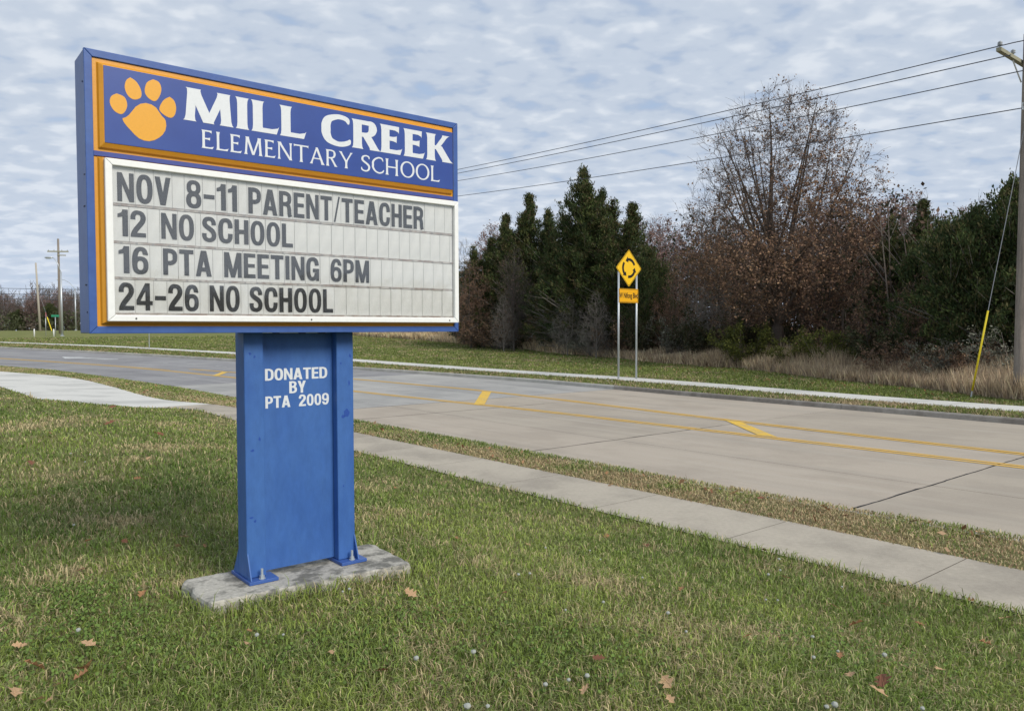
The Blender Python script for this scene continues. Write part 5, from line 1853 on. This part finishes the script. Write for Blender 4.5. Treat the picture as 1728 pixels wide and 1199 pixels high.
# far skyline trees at the left
fx = []
GL = 'far leafless trees on the left skyline'
FARL = ['at the left edge of the frame', 'second from the left edge', 'just left of the pale leaning pole', 'directly behind the pale pole', 'right of the pale pole', 'between the pale pole and the stop sign', 'above the stop sign',
        'above the green street sign', 'left of the street light', 'behind the street light', 'right of the street light', 'touching the left edge of the school sign']
for k in range(12):
    px = 0 + k * 11.6 + r5.uniform(-2, 2)
    Y = r5.uniform(156, 176)
    x, y = at(px, Y)
    kind = brown[0] if k % 4 == 1 else bare[k % 2]
    plant('bare_tree', kind, x, y, r5.uniform(8.2, 10.6) / (10.0 if kind is bare[1] else 11.0), r5.uniform(0, 6.28), 'grey leafless tree of the far row, ' + FARL[k], 'tree', GL, 1.2)
segs = []
n = 900
px = rngw.uniform(-260, 830, n)
Y = rngw.uniform(160, 195, n)
x, y = (px - 864) / 1290 * Y, Y
h = rngw.uniform(5.5, 10.3, n)
z = ground_z(x, y)
segs.append(np.stack([x, y, z, x + rngw.normal(size=n) * 0.5, y, z + h, np.full(n, 0.14), np.full(n, 0.03)], 1))
for k in range(22):
    f = rngw.uniform(0.25, 1.0, n)
    a = rngw.uniform(0, 6.28, n)
    L_ = rngw.uniform(0.6, 2.2, n) * (1.3 - f)
    segs.append(np.stack([x, y, z + h * f, x + np.cos(a) * L_, y + np.sin(a) * L_, z + h * f + L_ * 1.3, np.full(n, 0.045), np.full(n, 0.02)], 1))
V, F = tubes_np(np.concatenate(segs), 3)
tag(np_mesh('woodland', V, F, 4, M['bark']), 'thin grey trunks and twigs massed behind the far tree row', 'wood', kind='stuff')
for (px, Y, h, lab) in ((85, 156, 5.2, 'dark evergreen in the far tree row behind the green street sign'), (35, 158, 4.2, 'dark evergreen at the far left edge of the skyline')):
    x, y = at(px, Y)
    plant('cedar_tree', cedars[3], x, y, h / 7, r5.uniform(0, 6.28), lab, 'tree', GC, 1.3)
# brush below them
n = 26000
px = rngw.uniform(-260, 830, n)
Y = rngw.uniform(150, 170, n)
x, y = (px - 864) / 1290 * Y, Y
z = ground_z(x, y) + rngw.random(n) ** 1.3 * (2.2 + 3.2 * vnoise(x, y, 9, 2))
col = np.array([(0.10, 0.10, 0.055), (0.14, 0.115, 0.09), (0.075, 0.085, 0.042), (0.16, 0.13, 0.11)])[(vnoise(x, y, 8.0, 8) * 4).astype(int).clip(0, 3)]
LV, LF, LC = leaves_np(rngw, np.stack([x, y, z], 1), 0.55, col, 0.2, aspect=0.6)
o = np_mesh('brush', LV, LF, 4, M['foliage'], LC)
tag(o, 'brush and undergrowth along the foot of the far tree row', 'undergrowth', kind='stuff')

# ------------------------------------------------------------------ grass
rg = np.random.default_rng(12)


def spikes(x, y, z, h, w, lean, col):
    n = len(x)
    a = rg.uniform(0, 2 * math.pi, n)
    la = rg.uniform(0, 2 * math.pi, n)
    V = np.zeros((n, 3, 3))
    V[:, 0] = np.stack([x - np.cos(a) * w * 0.6, y - np.sin(a) * w * 0.6, z - 0.01], 1)
    V[:, 1] = np.stack([x + np.cos(a) * w * 0.6, y + np.sin(a) * w * 0.6, z - 0.01], 1)
    V[:, 2] = np.stack([x + np.cos(la) * lean * h, y + np.sin(la) * lean * h, z + h], 1)
    c = np.repeat(col[:, None], 3, 1)
    return V.reshape(-1, 3), np.arange(3 * n), c.reshape(-1, 3)


def blades(x, y, z, h, w, lean, col, tip=None):
    """two-segment tapered blades: 5 vertices, one quad and one triangle -> kept as triangles"""
    n = len(x)
    a = rg.uniform(0, 2 * math.pi, n)
    la = rg.uniform(0, 2 * math.pi, n)
    ca, sa = np.cos(a) * w / 2, np.sin(a) * w / 2
    lx, ly = np.cos(la) * lean * h, np.sin(la) * lean * h
    V = np.zeros((n, 5, 3))
    V[:, 0] = np.stack([x - ca, y - sa, z - 0.01], 1)
    V[:, 1] = np.stack([x + ca, y + sa, z - 0.01], 1)
    V[:, 2] = np.stack([x + ca * 0.8 + lx * 0.35, y + sa * 0.8 + ly * 0.35, z + h * 0.6], 1)
    V[:, 3] = np.stack([x - ca * 0.8 + lx * 0.35, y - sa * 0.8 + ly * 0.35, z + h * 0.6], 1)
    V[:, 4] = np.stack([x + lx, y + ly, z + h * (1 - 0.35 * np.minimum(lean, 1.5))], 1)
    i = np.arange(n)[:, None] * 5
    F = np.concatenate([i, i + 1, i + 2, i, i + 2, i + 3, i + 3, i + 2, i + 4], 1).reshape(-1)
    c = np.repeat(col[:, None], 5, 1)
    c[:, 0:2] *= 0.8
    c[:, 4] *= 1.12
    return V.reshape(-1, 3), F, c.reshape(-1, 3)


def ut(x, y):
    return 0.776 * x + 0.631 * y, -0.631 * x + 0.776 * y


G1, G2, G3 = np.array([0.118, 0.192, 0.034]), np.array([0.290, 0.360, 0.080]), np.array([0.28, 0.320, 0.125])
TAN, BRN = np.array([0.58, 0.48, 0.27]), np.array([0.40, 0.27, 0.165])


def turf_color(x, y, tan_bias):
    n = len(x)
    a = vnoise(x, y, 2.3, 20) * 0.35 + vnoise(x, y, 0.9, 21) * 0.35 + vnoise(x, y, 0.3, 22) * 0.3
    b = vnoise(x, y, 1.7, 23) * 0.55 + vnoise(x, y, 0.45, 24) * 0.45
    col = G1 + (G2 - G1) * np.clip((a[:, None] - 0.25) * 2, 0, 1)
    k = rg.random(n)[:, None]
    col = np.where(k < 0.3, G3, col)
    ptan = np.clip((b - 0.50) * 2.0, 0, 0.75) + 0.10 + tan_bias
    is_t = rg.random(n) < ptan
    col = np.where(is_t[:, None], TAN * rg.uniform(0.55, 1.15, (n, 1)), col * rg.uniform(0.55, 1.4, (n, 1)))
    return col, b


TANPATCH = [(-4.45, 7.6, 0.55), (-2.95, 4.35, 0.55), (-0.3, 5.65, 0.42), (-5.2, 9.0, 0.5), (-3.1, 5.2, 0.5), (0.65, 5.3, 0.35), (-3.4, 6.6, 0.5), (1.6, 4.6, 0.5)]


def scatter(n, d0, d1, amax0=-0.80, amax1=0.80, power=1.0):
    k = rg.random(n)
    d = d0 * (d1 / d0) ** (k ** power)
    a = rg.uniform(amax0, amax1, n)
    return np.sin(a) * d, np.cos(a) * d, d


# lawn
x, y, d = scatter(465000, 2.3, 42, power=1.15)
# and the turf around and beside the viewer, thinner
x2, y2 = rg.uniform(-9, 13, 210000), rg.uniform(-7, 9, 210000)
d2, a2 = np.hypot(x2, y2), np.arctan2(x2, y2)
k2 = ((np.abs(a2) > 0.80) | (d2 < 2.3)) & (d2 < 11) & (rg.random(len(x2)) < 0.28)
x, y, d = np.concatenate([x, x2[k2]]), np.concatenate([y, y2[k2]]), np.concatenate([d, np.maximum(d2[k2], 4.5)])
u, t = ut(x, y)
e = line('sw_near', t) - u
keep = (e > -0.02 - 0.05 * rg.random(len(x))) & (u > -14 - 0 * t) & (rg.random(len(x)) < 0.92)
# keep the pad clear
ca, sa = 0.7758, 0.6310
lx = (x - SA.x) * ca + (y - SA.y) * sa
ly = -(x - SA.x) * sa + (y - SA.y) * ca
edge_n = 0.02 * vnoise(x, y, 0.08, 5)
inpad = (lx > 0.585 + edge_n) & (lx < 1.935 - edge_n) & (ly > -0.06 - (lx - 0.577) * 0.0766 + edge_n) & (ly < 0.462)
keep &= ~inpad
x, y, d, u, t, e = x[keep], y[keep], d[keep], u[keep], t[keep], e[keep]
tb = np.zeros(len(x))
for (px_, py_, r_) in TANPATCH:
    tb += 0.55 * np.exp(-((x - px_) ** 2 + (y - py_) ** 2) / (r_ * 0.55) ** 2)
tb = np.clip(tb * (0.5 + vnoise(x, y, 0.25, 30)), 0, 0.7)
col, b = turf_color(x, y, tb)
hh = (0.045 + 0.035 * vnoise(x, y, 0.6, 31) + 0.02 * rg.random(len(x))) * rg.uniform(0.5, 1.1, len(x))
hh *= np.where(e < 0.15, 1.25, 1.0)
lx, ly = (x - SA.x) * ca + (y - SA.y) * sa, -(x - SA.x) * sa + (y - SA.y) * ca
hh *= np.where((lx > 0.50) & (lx < 2.03) & (ly > -0.26) & (ly < 0.56), 1.45, 1.0)
hh = np.where(rg.random(len(x)) < 0.006, hh * 1.9, hh)
w = (0.0022 + 0.00085 * d) * rg.uniform(0.7, 1.3, len(x))
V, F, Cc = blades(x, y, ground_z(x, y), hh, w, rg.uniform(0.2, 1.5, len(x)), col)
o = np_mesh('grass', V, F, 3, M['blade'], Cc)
tag(o, 'short green turf with straw coloured patches around the school sign', 'grass', kind='stuff')

# near verge between sidewalk and road
n = 95000
k = rg.random(n)
t = -3 + 55 * k ** 1.9
f = rg.random(n)
a0, a1 = line('sw_far', t), line('near', t)
u = a0 - 0.03 + (a1 + 0.05 - a0) * f
x, y = 0.776 * u - 0.631 * t, 0.631 * u + 0.776 * t
d = np.hypot(x, y)
brown_side = np.clip(1.35 - f * 1.5 + (vnoise(x, y, 0.7, 41) - 0.5) * 1.6, 0, 1) * np.interp(t, [6, 11, 16], [1.35, 0.75, 0.3])
col, b = turf_color(x, y, 0.05 + 0.75 * brown_side)
brn = rg.random(n) < brown_side * 0.28
col = np.where(brn[:, None], BRN * rg.uniform(0.6, 1.4, (n, 1)), col)
hh = (0.04 + 0.045 * rg.random(n)) * (1.1 - 0.35 * brown_side)
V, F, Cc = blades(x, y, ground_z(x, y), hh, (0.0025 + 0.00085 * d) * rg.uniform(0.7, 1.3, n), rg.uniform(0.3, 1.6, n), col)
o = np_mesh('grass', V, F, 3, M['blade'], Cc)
tag(o, 'half brown grass strip between the near sidewalk and the road', 'grass', kind='stuff')

# far verge and mown field beyond the far sidewalk
n = 130000
t = 2 + 100 * rg.random(n) ** 1.4
far = rg.random(n) < 0.72
a0 = np.where(far, line('fsw_far', t), line('gut', t) + 0.12)
a1 = np.where(far, line('tall', t) + 0.5, line('fsw_near', t))
u = a0 + (a1 - a0) * rg.random(n)
x, y = 0.776 * u - 0.631 * t, 0.631 * u + 0.776 * t
d = np.hypot(x, y)
vb = np.where(far, -0.08, 0.22 * np.interp(t, [8, 25], [1, 0.2]) + 0.05)
col, b = turf_color(x, y, vb)
col = col * np.array([0.80, 0.76, 0.82])
V, F, Cc = spikes(x, y, ground_z(x, y), 0.05 + 0.05 * rg.random(n), 0.0015 * d, rg.uniform(0.3, 1.3, n), col)
o = np_mesh('grass', V, F, 3, M['blade'], Cc)
tag(o, 'mown green grass beside the far sidewalk', 'grass', kind='stuff')

# tall dry grass in front of the wood
n = 200000
t = -6 + 104 * rg.random(n) ** 1.25
dep = rg.random(n) ** 1.2 * np.interp(t, [0, 10, 40, 90], [2.6, 3.4, 6.5, 9])
u = line('tall', t) + dep + (vnoise(t * 1.0, t * 0 + 3, 2.0, 60) - 0.5) * 1.2
x, y = 0.776 * u - 0.631 * t, 0.631 * u + 0.776 * t
d = np.hypot(x, y)
pn = vnoise(x, y, 3.0, 61) * 0.6 + vnoise(x, y, 0.9, 62) * 0.4
pale = np.interp(t, [0, 12, 28, 60], [0.30, 0.32, 0.40, 0.75])
DG = np.array([(0.54, 0.42, 0.29), (0.38, 0.29, 0.21), (0.78, 0.64, 0.41), (0.66, 0.52, 0.34)])
ch = np.where(rg.random(n) < pale * (0.5 + pn), np.where(rg.random(n) < 0.55, 2, 3), np.where(rg.random(n) < 0.55, 0, 1))
col = DG[ch] * rg.uniform(0.6, 1.35, (n, 1))
hh = (0.36 + 1.4 * pn ** 1.2 * np.minimum(1, 0.25 + dep * 0.4)) * rg.uniform(0.35, 1.35, n) * np.interp(t, [0, 9, 16, 26, 60], [1.15, 1.1, 0.8, 0.85, 1.15])
V, F, Cc = spikes(x, y, ground_z(x, y), hh, 0.0014 * d + 0.002, rg.uniform(0.05, 0.55, n), col)
o = np_mesh('tall_grass', V, F, 3, M['blade'], Cc)
tag(o, 'tall dry brown grass and weeds in front of the wood', 'grass', kind='stuff')

# clover and broad weeds in the near turf
n = 2600
cxp = np.array([(-2.35, 4.35, 0.42), (-2.0, 3.9, 0.5), (-2.75, 4.8, 0.35), (-0.9, 3.8, 0.5), (0.3, 3.9, 0.55), (-3.0, 3.9, 0.5), (1.9, 4.5, 0.5), (-0.6, 4.4, 0.4)])
ci = rg.integers(0, len(cxp), n)
x = cxp[ci, 0] + rg.normal(size=n) * cxp[ci, 2] * 0.6
y = cxp[ci, 1] + rg.normal(size=n) * cxp[ci, 2] * 0.5
lx = (x - SA.x) * ca + (y - SA.y) * sa
ly = -(x - SA.x) * sa + (y - SA.y) * ca
k = ~((lx > 0.55) & (lx < 1.98) & (ly > -0.2) & (ly < 0.5))
x, y = x[k], y[k]
n = len(x)
z = ground_z(x, y) + rg.uniform(0.02, 0.06, n)
Vv, Ff, Cv = [], [], []
for q in range(3):
    a = 2 * math.pi * q / 3 + rg.uniform(0, 0.5, n)
    r_ = rg.uniform(0.005, 0.009, n)
    cx_, cy_ = x + np.cos(a) * r_ * 0.95, y + np.sin(a) * r_ * 0.95
    ring_ = []
    for j in range(6):
        w_ = 2 * math.pi * j / 6
        ring_.append(np.stack([cx_ + np.cos(w_) * r_, cy_ + np.sin(w_) * r_, z + (np.cos(w_ + a) * r_ * 0.7) + rg.normal(size=n) * 0.0015], 1))
    Vv.append(np.stack(ring_, 1))
Vv = np.concatenate(Vv)
nn = len(Vv)
colc = np.array([0.13, 0.20, 0.045]) * rg.uniform(0.6, 1.35, (nn, 1))
o = np_mesh('clover', Vv.reshape(-1, 3), np.arange(nn * 6), 6, M['blade'], np.repeat(colc, 6, 0))
tag(o, 'bright green clover patches in the near turf', 'clover', kind='stuff')

# ------------------------------------------------------------------ fallen leaves
def leaf_mesh(seed, mat, lobes=3):
    rr = random.Random(seed)
    pts = []
    n = 2 * lobes + 1
    # lobed outline up one side and down the other
    for side in (1, -1):
        for k in range(n + 1):
            f_ = k / n
            wv = (0.5 if k % 2 else 0.17) * math.sin(math.pi * min(0.97, f_ * 0.9 + 0.08)) * rr.uniform(0.8, 1.15)
            pts.append((f_ if side > 0 else 1 - f_, side * (wv if 0 < k < n else 0.02)))
    V = []
    cu = rr.uniform(0.25, 0.6)
    for (a, b) in pts:
        zz = abs(b) * cu + 0.18 * (a - 0.5) ** 2 + rr.uniform(-0.03, 0.03)
        V.append((a - 0.5, b, zz))
    V.append((-0.78, 0.02, 0.02))
    V.append((-0.78, -0.02, 0.02))
    mid = [(k / 6 - 0.5, 0, 0.10 * (k / 6 - 0.5) ** 2) for k in range(7)]
    me = bpy.data.meshes.new('fallen_leaf')
    tri = tessellate_polygon([[Vector((v[0], v[1], 0)) for v in V[:-2]]])
    F = [tuple(t) for t in tri]
    F.append((0, len(V) - 2, len(V) - 1))
    me.from_pydata(V, [], F)
    me.materials.append(mat)
    return me


LM = [leaf_mesh(1, M['leafpale'], 3), leaf_mesh(2, M['leaf'], 3), leaf_mesh(3, M['leaf'], 2), leaf_mesh(4, M['leafpale'], 2), leaf_mesh(5, M['leafdark'], 3)]
LEAVES = [(-0.63, 4.67, 0, 0.1, 'right of the concrete pad on the lawn'), (-0.44, 4.39, 3, 0.08, 'nearer than the leaf beside the pad'), (0.15, 6.76, 0, 0.09, 'on the lawn between pad and sidewalk'), (-4.12, 8.36, 1, 0.1, 'on the lawn left of the blue post'), (-3.38, 7.12, 3, 0.07, 'below the leaf left of the blue post'), (-2.6, 6.0, 3, 0.07, 'nearest the blue post on its left'), (-2.55, 5.77, 0, 0.08, 'near the left corner of the pad'), (-2.35, 5.77, 2, 0.06, 'close to the left corner of the pad'), (-3.3, 5.88, 1, 0.08, 'in the shaded lawn far left of the pad'), (-3.01, 5.88, 4, 0.08, 'in the shaded lawn left of the pad'), (-2.96, 5.21, 4, 0.07, 'in the straw patch at the left'), (-2.58, 3.93, 0, 0.08, 'at the left edge of the lawn'), (-2.55, 3.93, 3, 0.06, 'beside another at the left edge'), (-2.21, 3.93, 0, 0.09, 'standing up in the near left turf'), (-2.33, 3.66, 1, 0.11, 'in the near left corner turf'), (-2.06, 3.63, 2, 0.1, 'in the near left turf, second along'), (-2.03, 3.55, 1, 0.1, 'folded in the near left turf'), (-2.09, 3.45, 3, 0.08, 'near the bottom left corner'), (-2.24, 3.38, 3, 0.08, 'lowest at the bottom left corner'), (-2.09, 3.31, 3, 0.09, 'cut by the bottom edge at left'), (-2.04, 3.31, 3, 0.05, 'cut by the bottom edge, right hand one'), (-1.43, 4.09, 1, 0.06, 'in front of the pad'), (-1.39, 3.93, 3, 0.06, 'in front of the pad, nearer one'), (0.87, 7.78, 2, 0.05, 'upper one in the lawn toward the sidewalk'), (0.96, 7.7, 1, 0.07, 'on the lawn toward the sidewalk'), (1.31, 7.4, 4, 0.09, 'on the lawn near the sidewalk edge'), (2.2, 7.54, 3, 0.08, 'at the lawn edge beside the sidewalk'), (2.43, 7.32, 4, 0.1, 'dark at the lawn edge beside a dandelion'), (2.29, 6.36, 3, 0.08, 'pale in the lawn right of centre'), (2.35, 5.53, 3, 0.09, 'tall in the right lawn'), (2.8, 5.69, 3, 0.1, 'lying flat in the right lawn'), (2.3, 5.05, 2, 0.09, 'in the right lawn below the flat one'), (2.8, 5.2, 1, 0.09, 'in the right lawn, reddish'), (3.61, 5.52, 0, 0.12, 'near the right edge of the lawn'), (3.04, 4.85, 2, 0.08, 'in the right lawn near the edge'), (1.74, 3.59, 3, 0.14, 'large in the bottom right turf'), (1.85, 3.77, 4, 0.12, 'behind the large bottom right one'), (1.71, 3.81, 3, 0.08, 'left of the large bottom right one'), (1.81, 4.17, 2, 0.07, 'above the large bottom right one'), (1.34, 4.3, 2, 0.07, 'in the middle right turf'), (1.55, 4.39, 4, 0.06, 'beside another in the middle right turf'), (0.72, 3.52, 3, 0.11, 'long and low in the bottom middle turf'), (0.7, 3.35, 3, 0.07, 'cut near the bottom middle'), (0.33, 3.45, 0, 0.08, 'at the bottom below the pad, right side'), (-0.63, 3.63, 4, 0.06, 'in the bottom turf below the pad'), (1.37, 10.61, 0, 0.13, 'largest one, on the sidewalk edge'), (1.92, 11.04, 1, 0.15, 'in the verge beside the largest one'), (-0.82, 7.48, 2, 0.07, 'on the lawn edge right of the blue post'), (-2.62, 12.83, 0, 0.11, 'beside the right post edge on the lawn'), (-1.45, 9.41, 1, 0.08, 'on the lawn right of the blue post, farther'), (-1.42, 14.04, 2, 0.09, 'in the verge right of the sign'), (-0.36, 13.36, 1, 0.09, 'in the verge, middle'), (2.89, 9.89, 1, 0.14, 'in the brown verge'), (3.14, 9.6, 4, 0.12, 'in the brown verge, darker'), (3.72, 9.04, 1, 0.16, 'in the brown verge below the crack'), (4.46, 8.42, 4, 0.13, 'upright in the brown verge'), (4.58, 8.34, 1, 0.1, 'upright in the brown verge, right one'), (4.91, 7.93, 0, 0.13, 'at the road edge of the verge, right'), (-7.35, 13.92, 4, 0.22, 'dark, far left on the lawn toward the path'), (-9.74, 18.59, 4, 0.2, 'on the edge of the pale path'), (-6.02, 12.85, 1, 0.14, 'left of the sign post on the farther lawn'), (-5.94, 12.85, 4, 0.12, 'in the farther lawn, beside a pale one'), (-7.36, 12.1, 1, 0.12, 'in the far left lawn'), (-4.65, 9.71, 3, 0.1, 'in the left lawn, mid distance'), (-5.97, 9.42, 4, 0.1, 'at left, dark and ragged'), (-3.87, 10.01, 3, 0.09, 'close left of the blue post, farther'), (-7.42, 17.85, 1, 0.14, 'along the path edge left of the post'), (-11.17, 24.82, 4, 0.2, 'in the verge left of the sign post'), (-0.49, 6.63, 2, 0.07, 'right of the pad toward the sidewalk'), (-0.05, 4.76, 4, 0.06, 'in the middle lawn right of the pad'), (1.19, 5.31, 2, 0.06, 'in the middle lawn'), (0.43, 3.78, 4, 0.06, 'in the bottom middle lawn'), (2.36, 4.17, 3, 0.08, 'in the bottom right lawn'), (3.67, 6.05, 2, 0.07, 'right, just below the sidewalk'), (-0.92, 3.82, 3, 0.06, 'below the pad in the near turf'), (-2.31, 4.71, 2, 0.06, 'left of the pad in the near turf')]
r6 = random.Random(5)


def put_leaf(x, y, kind, size, label, group, lift=0.045):
    o = bpy.data.objects.new('fallen_leaf', LM[kind])
    C.objects.link(o)
    o.location = (x, y, gz(x, y) + lift)
    s_ = size * r6.uniform(0.65, 1.1)
    o.scale = (s_, s_, s_)
    o.rotation_euler = (r6.uniform(-0.6, 0.6), r6.uniform(-0.5, 0.5), r6.uniform(0, 6.28))
    tag(o, label, 'leaf', group)


KN = {0: 'pale lobed leaf curled up', 1: 'brown lobed leaf curled up', 2: 'brown leaf with two lobes', 3: 'pale tan leaf lying loosely', 4: 'dark brown withered leaf'}
for (x, y, k, s_, place) in LEAVES:
    put_leaf(x, y, k, s_, KN[k] + ' ' + place, 'fallen leaves on the near lawn and verge', 0.02 if 'sidewalk' in place else 0.06)
# many more small leaves on the far grass and verges: beyond counting
n = 1300
t = 8 + 85 * rg.random(n) ** 1.2
u = line('tall', t) - np.abs(rg.normal(size=n)) * 3.2 + 0.4
m2 = rg.random(n) < 0.06
u = np.where(m2, line('sw_far', np.minimum(t, 40)) + rg.random(n) * (line('near', np.minimum(t, 40)) - line('sw_far', np.minimum(t, 40))), u)
t = np.where(m2, 3 + (t - 8) * 0.4, t)
u = np.where(m2, line('sw_far', t) + rg.random(n) * (line('near', t) - line('sw_far', t)), u)
ok = (u > line('fsw_far', t)) | m2
u, t = u[ok], t[ok]
x, y = 0.776 * u - 0.631 * t, 0.631 * u + 0.776 * t
pos = np.stack([x, y, ground_z(x, y) + 0.06], 1)
cl = np.array([(0.34, 0.20, 0.11), (0.24, 0.12, 0.065), (0.42, 0.28, 0.17)])[rg.integers(0, 3, len(x))]
LV, LF, LC = leaves_np(rg, pos, 0.105, cl, 0.2, aspect=0.6)
o = np_mesh('leaf_litter', LV, LF, 4, M['foliage'], LC)
tag(o, 'brown leaf litter blown over the far grass below the wood', 'leaf litter', kind='stuff')

# dandelion clocks
def puff_mesh():
    bm = bmesh.new()
    bmesh.ops.create_icosphere(bm, subdivisions=2, radius=0.0105)
    rr = random.Random(3)
    for v in bm.verts:
        v.co *= rr.uniform(0.88, 1.12)
    me = bpy.data.meshes.new('seed_head')
    bm.to_mesh(me)
    bm.free()
    me.materials.append(M['puff'])
    return me


PM = puff_mesh()
stm = MB().tube([(0, 0, -0.01), (0.003, 0, 0.04), (0, 0, 0.062)], 0.0016, 5)
sme = bpy.data.meshes.new('stalk')
sme.from_pydata(stm.v, [], stm.f)
sme.materials.append(M['stalk'])
PUFFS = [(-3.65, 6.31, 1.0, 'in the shaded turf at the left'), (-2.36, 4.1, 1.2, 'in the near left turf beside the bluish grass'), (-1.36, 4.01, 1.1, 'in front of the pad'), (-1.02, 4.72, 0.9, 'beside the front edge of the pad'), (-1.05, 4.67, 0.7, 'left of another at the pad edge'), (-0.48, 3.74, 1.25, 'below the pad, left one of the bottom middle'), (-0.2, 3.82, 1.25, 'in the bottom middle left turf'), (0.15, 3.48, 1.1, 'left of a row of three at the bottom'), (0.26, 3.52, 0.9, 'middle of a row of three at the bottom'), (0.35, 3.56, 1.2, 'right of a row of three at the bottom'), (-0.2, 3.28, 1.5, 'cut by the bottom edge'), (-0.11, 3.28, 0.9, 'small, beside the one at the bottom edge'), (0.04, 5.21, 1.0, 'right of the pad in the middle lawn'), (0.12, 5.27, 0.9, 'beside another in the middle lawn'), (0.94, 4.57, 1.1, 'in the centre right lawn'), (0.97, 4.22, 0.8, 'small, in the centre right lawn'), (2.45, 6.96, 1.2, 'by the sidewalk edge beside a dark leaf'), (2.15, 6.36, 1.2, 'lower left of the pair by the sidewalk'), (2.32, 6.56, 1.0, 'between two others by the sidewalk'), (1.8, 5.37, 0.8, 'in the right lawn, lone one'), (1.9, 5.42, 0.8, 'in the right lawn beside a lone one'), (1.78, 4.48, 1.0, 'upper one in the bottom right turf'), (1.6, 4.01, 1.0, 'lower one in the bottom right turf'), (1.82, 4.22, 0.8, 'small, between others at bottom right'), (2.12, 4.3, 1.3, 'large, above the big brown leaf'), (1.43, 3.34, 1.4, 'at the bottom edge, right cluster'), (1.38, 3.31, 1.0, 'at the bottom edge, left in the right cluster'), (1.84, 3.38, 1.0, 'at the bottom edge, far right'), (0.28, 6.43, 0.9, 'just right of a pale leaf'), (0.67, 6.56, 0.8, 'in the lawn toward the sidewalk'), (0.71, 6.12, 0.7, 'small, toward the sidewalk'), (2.66, 6.11, 0.9, 'in the right lawn near the sidewalk'), (0.94, 5.48, 0.8, 'in the middle lawn'), (0.56, 4.67, 0.9, 'pale, in the middle lawn'), (0.31, 4.44, 0.8, 'small, in the middle lawn'), (-1.22, 4.01, 0.7, 'small, in front of the pad'), (-5.3, 9.43, 1.0, 'far left lawn, small'), (-5.5, 9.91, 0.9, 'far left lawn beside another'), (-5.81, 10.01, 1.0, 'far left lawn, mid distance')]
for (x, y, s_, place) in PUFFS:
    r_ = empty('dandelion', (x, y, gz(x, y)), r6.uniform(0, 6.28), 'white dandelion seed head ' + place, 'dandelion', 'dandelion seed heads in the lawn')
    for nm_, me, zz in (('seed_head', PM, 0.072), ('stalk', sme, 0)):
        o = bpy.data.objects.new(nm_, me)
        C.objects.link(o)
        o.parent = r_
        o.location = (0, 0, zz)
        if zz:
            o.scale = (s_, s_, s_ * 0.9)
